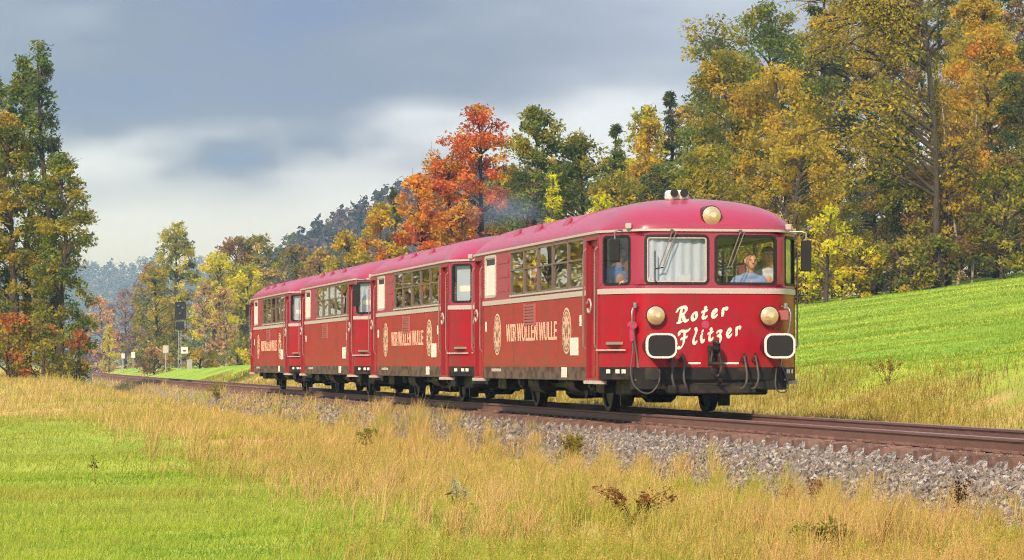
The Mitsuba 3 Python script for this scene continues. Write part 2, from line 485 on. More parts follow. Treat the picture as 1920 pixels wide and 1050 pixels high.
def wrap(m, d0=0.0):
    """Bends a mesh given in (t along the nose, z, depth) around the car's end."""
    m = m.copy()
    t, z, d = m.vertices.T
    d = d + d0
    x = np.interp(t, OT, OUT[:, 0]) + d * np.interp(t, OT, ONRM[:, 0])
    y = np.interp(t, OT, OUT[:, 1]) + d * np.interp(t, OT, ONRM[:, 1])
    m.vertices = np.stack([x, y, z], -1)
    return m


def wrap_poly(poly, d0, d1, size=0.16):
    m = extrude(poly, d1 - d0)
    v, f = trimesh.remesh.subdivide_to_size(m.vertices, m.faces, size * 1.3)
    m = trimesh.Trimesh(v, f)
    return wrap(m, d0)


def wrap_sheet(poly, d0, size=0.16):
    v, f = trimesh.creation.triangulate_polygon(poly, engine='earcut')
    v, f = trimesh.remesh.subdivide_to_size(np.c_[v, 0 * v[:, 0]], f, size)
    return wrap(trimesh.Trimesh(v, f), d0)


def side(poly, d0, d1, s):
    """Extrudes a polygon given in (y, z) on the left (s=-1) or right (s=1) side, from d0 to d1 metres outwards of the side plane."""
    m = extrude(poly, d1 - d0)
    v = m.vertices
    m.vertices = np.stack([s * (HW + d0 + v[:, 2]), v[:, 0], v[:, 1]], -1)
    if s > 0:
        pass
    else:
        m.invert()
    return m


def side_sheet(poly, d, s):
    v, f = trimesh.creation.triangulate_polygon(poly, engine='earcut')
    return trimesh.Trimesh(np.c_[np.full(len(v), s * (HW + d)), v], f, process=False)


def rear(m):
    """The same piece at the car's other end."""
    m = m.copy()
    m.apply_transform(trimesh.transformations.rotation_matrix(PI, [0, 0, 1], [0, LEN / 2, 0]))
    return m


CAR = []          # (key after the car's key, shape dict) of what every car has


def part(name, mesh, bsdf, smooth=False):
    k, n = name, 1
    have = {x for x, _ in CAR}
    while k in have:
        k = f'{name}_{n:03d}'
        n += 1
    CAR.append((k, mikit.ply(mesh, bsdf, smooth)))
    return k


DOOR0, DOOR1 = 0.90, 1.78
WIN = [(1.97 + 1.252 * i, 1.97 + 1.252 * i + 1.205) for i in range(5)]
WHITE = (9.66, 10.74)
# shell: lower side walls, window walls, ends
lower = sbox(DOOR1, ZR, LEN - DOOR1, ZB0)
upper = sbox(DOOR1, ZB1, LEN - DOOR1, ZG)
for a, b in WIN:
    upper = upper.difference(rrect(a, b, 1.905, 2.63, 0.05))
upper = upper.difference(rrect(WHITE[0], WHITE[1], 1.905, 2.63, 0.05))
for s in (-1, 1):
    part('side_wall', side(lower, -0.04, 0.0, s), 'red_paint')
    part('window_wall', side(upper, -0.04, 0.0, s), 'wine_paint')
    part('sill', side(sbox(DOOR1, ZS, LEN - DOOR1, ZR), -0.05, -0.008, s), 'sill_paint')
    part('belt_trim', side(sbox(DOOR1, ZB0, LEN - DOOR1, ZB1), -0.02, 0.018, s), 'cream_trim')
    for a, b in ((DOOR0, DOOR1), (LEN - DOOR1, LEN - DOOR0)):
        part('door_header', side(sbox(a, 2.62, b, ZG), -0.04, 0.0, s), 'wine_paint')

capl = sbox(-TMAX, ZR, TMAX, ZB0)
capu = sbox(-TMAX, ZB1, TMAX, ZG)
FW, CW = (0.05, 0.985), (1.25, 1.86)
WZ = (1.90, 2.61)
for s in (-1, 1):
    for a, b in (FW, CW):
        capu = capu.difference(rrect(min(s * a, s * b), max(s * a, s * b), *WZ, 0.07))
for k in (0, 1):
    E = rear if k else (lambda m: m)
    part('end_wall', E(wrap_poly(capl, -0.04, 0.0)), 'red_paint', 40)
    part('end_window_wall', E(wrap_poly(capu, -0.05, 0.0)), 'wine_paint', 40)
    part('end_belt_trim', E(wrap_poly(sbox(-TMAX, ZB0, TMAX, ZB1), -0.02, 0.02)), 'cream_trim', 40)
    part('end_sill', E(wrap_poly(sbox(-TMAX, ZS + 0.02, TMAX, ZR), -0.06, -0.012)), 'black_iron', 40)
    for s in (-1, 1):
        for n, (a, b) in (('front_window', FW), ('corner_window', CW)):
            o = rrect(min(s * a, s * b), max(s * a, s * b), *WZ, 0.07)
            w = part(n, E(wrap_poly(o.buffer(0.012).difference(o.buffer(-0.028)), -0.03, 0.012)), 'rubber', 40)
            part(w + '__pane', E(wrap_sheet(o, -0.018)), 'window_glass')
            if n == 'front_window' and s < 0:
                part(w + '__bright_strip', E(wrap_poly(o.buffer(-0.028).difference(o.buffer(-0.046)), -0.03, 0.004)), 'cream_trim', 40)
# side windows
for s in (-1, 1):
    for a, b in WIN:
        o = rrect(a, b, 1.905, 2.63, 0.05)
        fr = o.buffer(0.008).difference(o.buffer(-0.022))
        w = part('side_window', side(fr, -0.03, 0.012, s), 'window_metal')
        part(w + '__transom', side(sbox(a + 0.022, 2.305, b - 0.022, 2.33), -0.028, 0.008, s), 'window_metal')
        part(w + '__sill_strip', side(sbox(a - 0.02, 1.868, b + 0.02, 1.895), -0.001, 0.03, s), 'cream_trim')
        part(w + '__pane', side_sheet(o.intersection(sbox(a, 1.8, b, 2.315)), -0.018, s), 'window_glass')
        part(w + '__hopper_pane', side_sheet(o.intersection(sbox(a, 2.315, b, 2.8)), -0.010, s), 'window_glass')
    o = rrect(*WHITE, 1.905, 2.63, 0.05)
    w = part('frosted_window', side(o.buffer(0.01).difference(o.buffer(-0.04)), -0.03, 0.014, s), 'cream_trim')
    part(w + '__white_pane', side(o.buffer(-0.02), -0.03, -0.02, s), 'white_paint')
    part(w + '__vent_slot', side(sbox(WHITE[0] + 0.06, 2.47, WHITE[1] - 0.06, 2.57), -0.02, -0.012, s), 'console')
    for z in (1.98, 2.22, 2.46):
        part('pressed_rib', side(rrect(8.40, 9.45, z, z + 0.12, 0.03), -0.001, 0.015, s), 'wine_paint')
    part('vent_grille', cat([side(sbox(5.98, 1.38 + 0.05 * i, 6.84, 1.412 + 0.05 * i), -0.002, 0.022, s) for i in range(7)] + [side(sbox(5.94, 1.36, 5.98, 1.735), -0.001, 0.025, s), side(sbox(6.84, 1.36, 6.88, 1.735), -0.001, 0.025, s)]), 'louvre_paint')
    for a in (2.22, 10.66):
        part('side_marker', side(sbox(a - 0.05, 1.31, a + 0.05, 1.48), -0.001, 0.012, s), 'white_paint')
    for a in (3.95, 7.95):
        part('panel_seam', side(sbox(a - 0.008, ZR + 0.004, a + 0.008, ZB0 - 0.004), -0.001, 0.004, s), 'red_paint')
    part('sill_plate', side(sbox(3.35, 0.53, 3.75, 0.69), -0.009, 0.004, s), 'white_paint')
    part('sill_plate', side(sbox(9.2, 0.61, 10.1, 0.66), -0.009, 0.003, s), 'cream_trim')
    # doors
    for a, b in ((DOOR0, DOOR1), (LEN - DOOR1, LEN - DOOR0)):
        m = (a + b) / 2
        leafs = []
        for c0, c1 in ((a + 0.04, m - 0.008), (m + 0.008, b - 0.04)):
            leafs.append(sbox(c0, ZS + 0.03, c1, 2.62).difference(rrect(c0 + 0.07, c1 - 0.07, 1.55, 2.50, 0.05)))
        fr = sbox(a, ZS, b, 2.62).difference(sbox(a + 0.04, ZS + 0.03, b - 0.04, 2.58))
        d = part('door', side(fr, -0.06, 0.012, s), 'door_paint')
        for lf, (c0, c1) in zip(leafs, ((a + 0.04, m - 0.008), (m + 0.008, b - 0.04))):
            part(d + '__leaf', side(lf.intersection(sbox(a, ZS, b, 2.58)), -0.085, -0.055, s), 'door_paint')
            part(d + '__lower_panel', side(rrect(c0 + 0.03, c1 - 0.03, ZS + 0.06, 1.46, 0.03), -0.056, -0.045, s), 'red_paint')
            part(d + '__pane', side_sheet(rrect(c0 + 0.07, c1 - 0.07, 1.55, 2.50, 0.05), -0.07, s), 'window_glass')
        part(d + '__step', side(sbox(a, ZS - 0.05, b, ZS), -0.12, 0.05, s), 'cream_trim')
        for yy in (a + 0.02, b - 0.02):
            part(d + '__grab_rail', tube([(s * (HW + 0.005), yy, 0.95), (s * (HW + 0.05), yy, 1.0), (s * (HW + 0.055), yy, 1.04), (s * (HW + 0.055), yy, 2.38), (s * (HW + 0.05), yy, 2.42), (s * (HW + 0.005), yy, 2.47)], 0.013, 6), 'rail_grey', 60)
        yy = b + 0.05 if a < 6 else a - 0.05
        part(d + '__handle', tube([(s * (HW + 0.05), m + 0.13 * math.cos(q), 1.60 + 0.10 * math.sin(q)) for q in np.linspace(0.4, 2 * PI - 0.4, 14)], 0.016, 6), 'cream_trim', 60)
# roof
us = np.sin(np.linspace(-PI / 2, PI / 2, 41)) * (HW + 0.015)
y0 = np.interp(np.abs(us) / (HW + 0.015) * HW, half[:, 0], half[:, 1]) - 0.02
rows = []
fr = np.r_[np.linspace(0, 1, 22) ** 1.8 * 2.2]
for u, a in zip(us, y0):
    L2 = LEN / 2 - a
    d = np.r_[fr, L2]
    d = np.r_[d, (2 * L2 - fr)[::-1]]
    dd = np.minimum(d, 2 * L2 - d)
    e = np.sqrt(np.clip(1 - np.clip(1 - dd / 1.9, 0, 1) ** 2.6, 0, 1))
    z = ZG + 0.02 + 0.515 * np.clip(1 - (abs(u) / (HW + 0.015)) ** 2.3, 0, 1) ** 0.54 * e
    rows.append(np.stack([np.full(len(d), u), a + d, z], -1))
R_ = np.array(rows)
ni, nj = R_.shape[:2]
ii, jj = np.meshgrid(np.arange(ni - 1), np.arange(nj - 1), indexing='ij')
q0 = (ii * nj + jj)
quads = np.stack([q0, q0 + nj, q0 + nj + 1, q0 + 1], -1).reshape(-1, 4)
part('roof', trimesh.Trimesh(R_.reshape(-1, 3), np.vstack([quads[:, [0, 1, 2]], quads[:, [0, 2, 3]]]), process=False), 'roof_sky_pink', True)


def roof_z(u, y):
    a = float(np.interp(abs(u), half[:, 0], half[:, 1])) - 0.02
    d = min(y - a, LEN - a - y)
    e = math.sqrt(max(0, 1 - max(0, 1 - d / 1.9) ** 2.6))
    return ZG + 0.02 + 0.515 * max(0, 1 - (abs(u) / (HW + 0.015)) ** 2.3) ** 0.54 * e


ring = np.vstack([OUT, rear(trimesh.Trimesh(np.c_[OUT, 0 * OT], [[0, 1, 2]], process=False)).vertices[:, :2]])
gut = []
rp = Polygon(ring)
gutter = extrude(rp.buffer(0.035).difference(rp.buffer(-0.01)), 0.035)
gutter.apply_translation([0, 0, ZG - 0.012])
part('gutter', gutter, 'cream_trim')
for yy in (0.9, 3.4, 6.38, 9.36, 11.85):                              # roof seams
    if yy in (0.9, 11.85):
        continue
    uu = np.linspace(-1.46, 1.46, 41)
    part('roof_seam', tube([(u, yy, roof_z(u, yy) - 0.004) for u in uu], 0.012, 5), 'roof_sky_pink', 60)
for s in (-1, 1):
    for yy in (8.45, 6.5, 4.05):
        u = 1.33
        z = roof_z(u, yy)
        m = bx(-0.022, 0.022, -0.19, 0.19, -0.075, 0.075, 0.012)
        m.apply_transform(trimesh.transformations.rotation_matrix(-s * 0.45, [0, 1, 0]))
        m.apply_translation([s * (u + 0.0), yy, z + 0.02])
        part('roof_vent', m, 'wine_paint')
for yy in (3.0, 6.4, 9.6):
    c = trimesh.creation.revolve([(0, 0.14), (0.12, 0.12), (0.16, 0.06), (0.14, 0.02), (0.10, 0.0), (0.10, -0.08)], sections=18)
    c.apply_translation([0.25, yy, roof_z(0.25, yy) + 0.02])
    part('roof_ventilator', c, 'roof_sky_pink', 40)
# inside
part('floor', bx(-1.42, 1.42, 0.35, LEN - 0.35, 1.02, 1.06), 'interior_wall')
inner = rp.buffer(-0.09)
cl = extrude(inner, 0.012)
cl.apply_translation([0, 0, ZG - 0.03])
part('ceiling', cl, 'interior_wall')
for s in (-1, 1):
    part('inner_lining', bx(s * 1.40, s * 1.42, DOOR1 + 0.05, LEN - DOOR1 - 0.05, 1.06, 1.86), 'interior_wall')
seat = cat([bx(-0.45, 0.45, -0.22, 0.22, 1.40, 1.52, 0.03), bx(-0.45, 0.45, 0.17, 0.26, 1.45, 2.10, 0.03), bx(-0.40, 0.40, -0.1, 0.12, 1.06, 1.40)])
for yy in np.linspace(2.6, 9.2, 6):
    for s in (-1, 1):
        m = seat.copy()
        m.apply_translation([s * 0.88, yy, 0])
        part('bench_seat', m, 'seat_cloth')
for k in (0, 1):
    E = rear if k else (lambda m: m)
    part('control_desk', E(cat([bx(-1.0, 1.0, 0.08, 0.27, 1.06, 1.78, 0.03), bx(-0.25, 0.12, 0.08, 0.24, 1.76, 1.96, 0.03)])), 'console')
# running gear
part('underframe', cat([bx(-1.05, 1.05, 0.35, LEN - 0.35, 0.50, 0.98), bx(-0.62, -0.50, 0.3, LEN - 0.3, 0.34, 0.52), bx(0.50, 0.62, 0.3, LEN - 0.3, 0.34, 0.52)]), 'black_iron')
wheel_pr = [(0.0, -0.07), (0.09, -0.09), (0.12, -0.05), (0.36, -0.03), (0.38, -0.068), (0.445, -0.070), (0.452, 0.03), (0.48, 0.04), (0.475, 0.065), (0.38, 0.068), (0.36, 0.03), (0.12, 0.05), (0.0, 0.06)]
for ax in (3.35, 9.40):
    w = part('wheelset', cyl((-0.98, ax, 0.45), (0.98, ax, 0.45), 0.075, 16), 'black_iron', 40)
    for s in (-1, 1):
        m = trimesh.creation.revolve(wheel_pr, sections=36)
        m.apply_transform(trimesh.transformations.rotation_matrix(-s * PI / 2, [0, 1, 0]))
        m.apply_translation([s * 0.765, ax, 0.452])
        part(w + '__wheel', m, 'black_iron', 35)
        part(w + '__axle_box', cat([bx(s * 0.88, s * 1.10, ax - 0.14, ax + 0.14, 0.32, 0.60, 0.03), cyl((s * 1.08, ax, 0.45), (s * 1.13, ax, 0.45), 0.085, 16)]), 'black_iron', 35)
        part(w + '__leaf_spring', cat([bx(s * 0.93, s * 1.03, ax - 0.60 + 0.11 * i, ax + 0.60 - 0.11 * i, 0.665 - 0.024 * i, 0.687 - 0.024 * i) for i in range(4)]), 'black_iron')
        for q in (-1, 1):
            part(w + '__brake_shoe', bx(min(s * 0.70, s * 0.83), max(s * 0.70, s * 0.83), ax + q * 0.50 - 0.04, ax + q * 0.50 + 0.04, 0.26, 0.62, 0.02), 'black_iron')
    part(w + '__axle_drive', cat([bx(-0.26, 0.20, ax - 0.30, ax + 0.30, 0.14, 0.72, 0.08)]), 'black_iron', 35)
part('brake_rigging', cat([bx(-0.95, -0.90, 1.2, 11.5, 0.36, 0.42), bx(0.90, 0.95, 1.2, 11.5, 0.36, 0.42), bx(-0.9, 0.9, 2.62, 2.72, 0.28, 0.40), bx(-0.9, 0.9, 4.0, 4.1, 0.28, 0.40), bx(-0.9, 0.9, 8.65, 8.75, 0.28, 0.40), bx(-0.9, 0.9, 10.0, 10.1, 0.28, 0.40)]), 'black_iron')
part('engine', cat([bx(-0.7, 0.7, 5.3, 7.1, 0.22, 0.55, 0.06), cyl((-0.72, 5.6, 0.36), (0.72, 5.6, 0.36), 0.17, 16)]), 'black_iron', 30)
part('fuel_tank', cyl((-1.0, 7.4, 0.43), (-1.0, 8.35, 0.43), 0.17, 20), 'black_iron', 40)
part('air_tank', cyl((-1.02, 4.4, 0.44), (-1.02, 5.2, 0.44), 0.14, 20), 'black_iron', 40)
part('silencer', cyl((0.8, 4.4, 0.40), (0.8, 5.8, 0.40), 0.18, 20), 'black_iron', 40)
part('radiator_box', bx(-1.05, 1.05, 0.75, 1.8, 0.28, 0.56, 0.03), 'black_iron')
part('battery_box', bx(-1.2, -0.8, 10.3, 11.1, 0.30, 0.52, 0.02), 'black_iron')
part('tool_box', bx(-1.2, -0.85, 1.9, 2.5, 0.30, 0.52, 0.02), 'black_iron')
for k in (0, 1):
    E = rear if k else (lambda m: m)
    part('buffer_beam', E(bx(-1.15, 1.15, 0.04, 0.30, 0.36, 0.68, 0.015)), 'black_iron')
    for s in (-1, 1):
        part('rail_guard', E(bx(min(s * 0.85, s * 0.68), max(s * 0.85, s * 0.68), 2.30, 2.38, 0.10, 0.55)), 'black_iron')
    for s in (-1, 1):
        b = part('buffer', E(cat([cyl((s * 0.875, 0.02, 1.0), (s * 0.875, -0.32, 1.0), 0.15, 24), cyl((s * 0.875, -0.30, 1.0), (s * 0.875, -0.57, 1.0), 0.10, 24)])), 'maroon_iron', 40)
        plate = rrect(-0.228, 0.228, -0.182, 0.182, 0.125).buffer(0.0)
        pm = onto(extrude(plate.buffer(-0.036), 0.05), (s * 0.875, -0.585 + 0.028, 1.0), (1, 0, 0), (0, 0, 1))
        part(b + '__face', E(pm), 'rubber')
        pm = onto(extrude(plate.difference(plate.buffer(-0.030)), 0.045), (s * 0.875, -0.585 + 0.025, 1.0), (1, 0, 0), (0, 0, 1))
        part(b + '__rim', E(pm), 'white_paint')
        # headlamps
        h = part('headlamp', E(trimesh.Trimesh(*(lambda m: (m.vertices, m.faces))(cyl((s * 0.85, 0.02, 1.44), (s * 0.85, -0.10, 1.44), 0.125, 28, 0.15)), process=False)), 'maroon_iron', 40)
        lens = trimesh.creation.revolve([(0, 0.045), (0.06, 0.038), (0.10, 0.022), (0.133, 0.0)], sections=28)
        lens.apply_transform(trimesh.transformations.rotation_matrix(PI / 2, [1, 0, 0]))
        lens.apply_translation([s * 0.85, -0.105, 1.44])
        part(h + '__lens', E(lens), 'lamp_lens', 60)
        cross = onto(cat([extrude(sbox(-0.012, -0.10, 0.012, 0.10), 0.01), extrude(sbox(-0.10, -0.012, -0.013, 0.012), 0.01), extrude(sbox(0.013, -0.012, 0.10, 0.012), 0.01)]), (s * 0.85, -0.146, 1.44), (1, 0, 0), (0, 0, 1))
        part(h + '__bulb', E(onto(extrude(Point(0, 0).buffer(0.04), 0.006), (s * 0.85 + 0.02, -0.150, 1.45), (1, 0, 0), (0, 0, 1))), 'lamp_bright')
        # brake hoses either side of the hook
        for a in (0.46, 0.63):
            part('brake_hose', E(tube(curve([(s * a, 0.04, 0.80), (s * a, -0.16, 0.83), (s * a, -0.24, 0.70), (s * (a + 0.01), -0.26, 0.52), (s * (a - 0.03), -0.24, 0.40), (s * (a - 0.06), -0.16, 0.38)], 18), 0.017, 8)), 'grey_hose', 60)
            part('hose_cock', E(cat([cyl((s * a, 0.05, 0.80), (s * a, -0.12, 0.80), 0.04, 10), bx(s * a - 0.012, s * a + 0.012, -0.14, -0.10, 0.80, 0.90)])), 'maroon_iron', 40)
    hk = part('coupling_hook', E(cat([bx(-0.07, 0.07, -0.12, 0.06, 0.72, 1.02, 0.02), tube(curve([(0, -0.05, 0.93), (0, -0.26, 0.94), (0, -0.33, 1.0), (0, -0.28, 1.06), (0, -0.21, 1.03)], 14), [0.06] * 10 + [0.05, 0.04, 0.035, 0.03], 8)])), 'black_iron', 40)
    part(hk + '__screw_link', E(cat([tube(curve([(-0.05, -0.24, 0.98), (-0.07, -0.30, 0.80), (-0.06, -0.30, 0.62), (0, -0.30, 0.55), (0.06, -0.30, 0.62), (0.07, -0.30, 0.80), (0.05, -0.24, 0.98)], 26), 0.022, 6), cyl((-0.12, -0.30, 0.74), (0.12, -0.30, 0.74), 0.03, 10), cyl((0.0, -0.30, 0.55), (0.10, -0.26, 0.46), 0.02, 8)])), 'black_iron', 40)
    part('lower_beam', E(cat([bx(-0.66, 0.66, -0.06, 0.06, 0.30, 0.44, 0.02)])), 'black_iron')
    for (a, b, z0, z1) in ((-0.60, -0.14, 0.615, 0.635), (0.10, 0.62, 0.615, 0.635), (-0.58, -0.10, 0.575, 0.59), (0.12, 0.66, 0.575, 0.59)):
        part('beam_marking', E(bx(a, b, 0.030, 0.042, z0, z1)), 'white_paint')
    for (a, b) in ((-0.36, -0.17), (0.17, 0.40)):
        part('end_marking', E(wrap_poly(sbox(a, 0.735, b, 0.765), -0.002, 0.005)), 'lettering')
    # corner rails and small fittings
    for s in (-1, 1):
        part('corner_handrail', E(tube([wrap(trimesh.Trimesh([[s * t, 0.94, 0.05]] * 3, [[0, 1, 2]], process=False)).vertices[0] for t in np.linspace(1.30, 1.98, 8)], 0.013, 6)), 'cream_trim', 60)
        hp = wrap(trimesh.Trimesh([[s * 1.10, 1.58, 0.07], [s * 1.10, 1.58, 0.0], [s * 1.10, 0.50, 0.07]], [[0, 1, 2]], process=False)).vertices
        part('end_handrail', E(cat([tube(curve([hp[1], hp[0], (hp[0] + hp[2]) / 2, hp[2]], 14), 0.015, 6), cyl(hp[0] + [0, 0, -0.03], hp[0] + [0, 0, 0.05], 0.03, 10)])), 'steel', 60)
        for i, t in enumerate((1.36, 1.50, 1.72)):
            part('sill_marking', E(wrap_poly(sbox(min(s * t, s * (t + 0.09)), 0.60, max(s * t, s * (t + 0.09)), 0.66), -0.013, -0.004)), 'white_paint')
    # wipers
    for c in (-0.60, 0.42):
        yb = -0.09
        w = part('wiper', E(cat([cyl((c, -0.0, 2.70), (c, yb, 2.66), 0.03, 10), tube([(c, yb, 2.66), (c - 0.20, yb + 0.01, 2.12)], 0.008, 6), tube([(c + 0.06, yb, 2.66), (c - 0.13, yb + 0.01, 2.16)], 0.008, 6)])), 'window_metal', 50)
        part(w + '__blade', E(cat([bx(c - 0.26, c - 0.245, yb + 0.01, yb + 0.03, 1.93, 2.38), tube([(c - 0.25, yb + 0.01, 2.12), (c - 0.13, yb + 0.01, 2.14)], 0.010, 6)])), 'rubber')
    for s in (-1, 1):
        part('gutter_lamp', E(cat([bx(s * 1.20 - 0.04, s * 1.20 + 0.04, 0.10, 0.20, ZG + 0.02, ZG + 0.11, 0.015)])), 'cream_trim')


def glyph_mesh(text, cap, nib):
    """Brush-script lettering: strokes swept by a slanted oval nib."""
    G = {
        'R': (0.84, [[(0.24, 0.0), (0.30, 0.5), (0.38, 0.98)], [(0.02, 0.80), (0.14, 0.97), (0.38, 1.03), (0.66, 0.98), (0.72, 0.78), (0.56, 0.58), (0.34, 0.52)], [(0.42, 0.52), (0.58, 0.22), (0.72, 0.02), (0.88, 0.06)], [(0.12, 0.0), (0.36, 0.0)]]),
        'F': (0.90, [[(0.10, 0.80), (0.12, 0.98), (0.34, 1.0), (0.60, 0.94), (0.96, 1.02)], [(0.60, 0.94), (0.50, 0.45), (0.36, 0.06), (0.14, -0.10), (0.0, -0.02)], [(0.26, 0.50), (0.72, 0.54)]]),
        'o': (0.46, [[(0.30, 0.50), (0.12, 0.46), (0.04, 0.22), (0.14, 0.02), (0.30, 0.06), (0.38, 0.30), (0.30, 0.50)]]),
        't': (0.42, [[(0.22, 0.78), (0.12, 0.30), (0.12, 0.06), (0.24, 0.02), (0.36, 0.12)], [(0.02, 0.50), (0.36, 0.54)]]),
        'e': (0.46, [[(0.06, 0.22), (0.26, 0.26), (0.36, 0.40), (0.26, 0.52), (0.12, 0.42), (0.06, 0.18), (0.18, 0.0), (0.40, 0.10)]]),
        'r': (0.44, [[(0.10, 0.50), (0.08, 0.02)], [(0.09, 0.26), (0.22, 0.48), (0.36, 0.50), (0.40, 0.40)]]),
        'l': (0.34, [[(0.24, 1.0), (0.12, 0.40), (0.08, 0.08), (0.18, 0.0), (0.30, 0.10)]]),
        'i': (0.32, [[(0.12, 0.50), (0.08, 0.12), (0.16, 0.0), (0.28, 0.10)], [(0.17, 0.72), (0.18, 0.74)]]),
        'z': (0.48, [[(0.04, 0.46), (0.20, 0.52), (0.38, 0.46), (0.20, 0.24), (0.30, 0.10), (0.20, -0.22), (0.06, -0.24)], [(0.08, 0.22), (0.26, 0.24)]]),
    }
    ang = np.linspace(0, 2 * PI, 13)[:-1]
    nb = np.stack([np.cos(ang) * nib, np.sin(ang) * nib * 0.42], -1) @ np.array([[math.cos(0.6), math.sin(0.6)], [-math.sin(0.6), math.cos(0.6)]])
    x, shapes = 0.0, []
    for ch in text:
        w, strokes = G[ch]
        for st in strokes:
            st = curve(np.c_[st, np.zeros(len(st))], 5 * len(st))[:, :2] if len(st) > 2 else np.array(st)
            st = np.stack([st[:, 0] + 0.22 * st[:, 1] + x, st[:, 1]], -1) * cap
            for a, b in zip(st[:-1], st[1:]):
                from shapely.geometry import MultiPoint
                shapes.append(MultiPoint(np.vstack([a + nb, b + nb])).convex_hull)
        x += w + 0.34
    return unary_union(shapes), x * cap


def own(car, name, mesh, bsdf, smooth=False):
    key, M = cars[car]
    return put(f'{key}__{name}', mesh, bsdf, smooth, to_world=M)


def mirrors(car, spots):
    key, M = cars[car]
    for s, u0, z0, E in spots:
        mm = put(f'{key}__mirror', E(bx(s * u0, s * (u0 + 0.16), 0.23, 0.275, z0, 2.56, 0.015)), 'rubber', to_world=M)
        put(mm + '__arm', E(tube([(s * (u0 - 0.16), 0.36, 2.69), (s * (u0 + 0.02), 0.27, 2.69), (s * (u0 + 0.08), 0.255, 2.66), (s * (u0 + 0.08), 0.252, 2.555)], 0.013, 6)), 'steel', 60, to_world=M)


def put_car(i, label):
    key = numbered('railcar')
    labels[key] = {'label': label, 'category': 'railcar', 'group': 'red railcars coupled in the train'}
    s0 = i * PITCH
    _, _, phi = track(s0 + LEN / 2, 0)
    ax_, ay_, _ = track(s0 + 3.35, 0)
    bx_, by_, _ = track(s0 + 9.40, 0)
    phi = math.atan2(-(bx_ - ax_), by_ - ay_)
    x = float(ax_) + 3.35 * math.sin(phi)
    y = float(ay_) - 3.35 * math.cos(phi)
    M = T().translate([x, y, 0.0]).rotate([0, 0, 1], math.degrees(phi))
    for k, d in CAR:
        scene[f'{key}__{k}'] = {**d, 'to_world': M}
    return key, M


cars = [put_car(0, 'nearest red railcar, with white script lettering on its nose and a driver at the window'),
        put_car(1, 'second red railcar, lettered, coupled right behind the leading one'),
        put_car(2, 'third red railcar, the one with a plain side without lettering'),
        put_car(3, 'last red railcar at the far left end of the train')]


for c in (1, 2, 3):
    own(c, 'added_pane_panel', wrap_poly(rrect(-1.83, -1.29, 1.93, 2.58, 0.03), -0.10, -0.09), 'pane_blue')  # added pale blue panel that gives the corner pane its colour
    own(c, 'paper_sheet', wrap_poly(sbox(-1.72, 2.10, -1.36, 2.21), -0.088, -0.08), 'white_paint')
mirrors(0, [(-1, 1.30, 2.22, lambda m: m), (1, 1.42, 2.10, lambda m: m)])
mirrors(2, [(-1, 1.44, 2.05, lambda m: m)])
mirrors(3, [(1, 1.44, 2.2, rear)])
# slogan and emblems on the sides of the first, second and last car, both sides
slog = meshkit.text_mesh('WIR WOLLEN WULLE', 0.30, 0.006, bold=True)
b0, b1 = slog.bounds
slog.apply_translation([-b0[0], -b0[1], 0])
slog.apply_scale([4.50 / (b1[0] - b0[0]), 0.30 / (b1[1] - b0[1]), 1])
for c in (0, 1, 3):
    for s in (-1, 1):
        o = (-HW - 0.001, 8.62, 1.115) if s < 0 else (HW + 0.001, 4.13, 1.115)
        own(c, 'slogan', onto(slog, o, (0, s, 0), (0, 0, 1)), 'peach_lettering')
        for yy in (9.51, 3.32):
            O, ex = (s * (HW + 0.001), yy, 1.25), (0, s, 0)
            e = own(c, 'emblem', onto(extrude(Point(0, 0).buffer(0.36, quad_segs=10), 0.005), O, ex, (0, 0, 1)), 'peach_lettering')
            rg = Point(0, 0).buffer(0.325, quad_segs=10).difference(Point(0, 0).buffer(0.30, quad_segs=10))
            bars = [sbox(-0.2, -0.05 + dz, 0.2, 0.05 + dz) for dz in (0.0,)]
            segs = [Point(0.25 * math.cos(q), 0.25 * math.sin(q)).buffer(0.028, quad_segs=3) for q in np.linspace(0.3, PI - 0.3, 7)] + [Point(0.25 * math.cos(q), 0.25 * math.sin(q)).buffer(0.028, quad_segs=3) for q in np.linspace(PI + 0.3, 2 * PI - 0.3, 7)]
            put(e + '__ring', onto(extrude(rg, 0.005), (O[0] + s * 0.003, O[1], O[2]), ex, (0, 0, 1)), 'emblem_dark', to_world=cars[c][1])
            put(e + '__motif', onto(extrude(unary_union(segs + [Polygon([(-0.16, 0.10), (-0.10, 0.10), (-0.06, -0.04), (0.0, 0.08), (0.06, -0.04), (0.10, 0.10), (0.16, 0.10), (0.08, -0.13), (0.0, 0.0), (-0.08, -0.13)])]), 0.004), (O[0] + s * 0.004, O[1], O[2]), ex, (0, 0, 1)), 'emblem_dark', to_world=cars[c][1])
for c in (0, 1, 2, 3):
    own(c, 'placard', onto(extrude(sbox(-0.30, 0, 0.30, 0.27), 0.012), (-HW - 0.002, 2.70, 0.87), (0, -1, 0), (0, 0, 1)), 'white_paint')
# nose of the leading car
for text, cap, u0, z0, ang, wid in (('Roter', 0.205, -0.53, 1.335, 0.150, 0.80), ('Flitzer', 0.215, -0.50, 0.985, 0.195, 1.00)):
    sh, w = glyph_mesh(text, cap, 0.030)
    from shapely import affinity
    sh = affinity.scale(sh, wid / (sh.bounds[2] - sh.bounds[0]), 1.0, origin=(0, 0))
    sh = affinity.rotate(sh, math.degrees(ang), origin=(0, 0))
    sh = affinity.translate(sh, u0, z0)
    own(0, 'script_lettering', cat([wrap_poly(g, -0.002, 0.006, 0.08) for g in getattr(sh, 'geoms', [sh])]), 'lettering')
own(0, 'nose_badge', wrap_poly(Point(-0.10, 1.31).buffer(0.058), -0.002, 0.012), 'pink_badge')
tl = own(0, 'top_lamp', cyl((0.0, 0.40, 2.92), (0.0, -0.045, 2.90), 0.135, 28, 0.148), 'maroon_iron', 40)
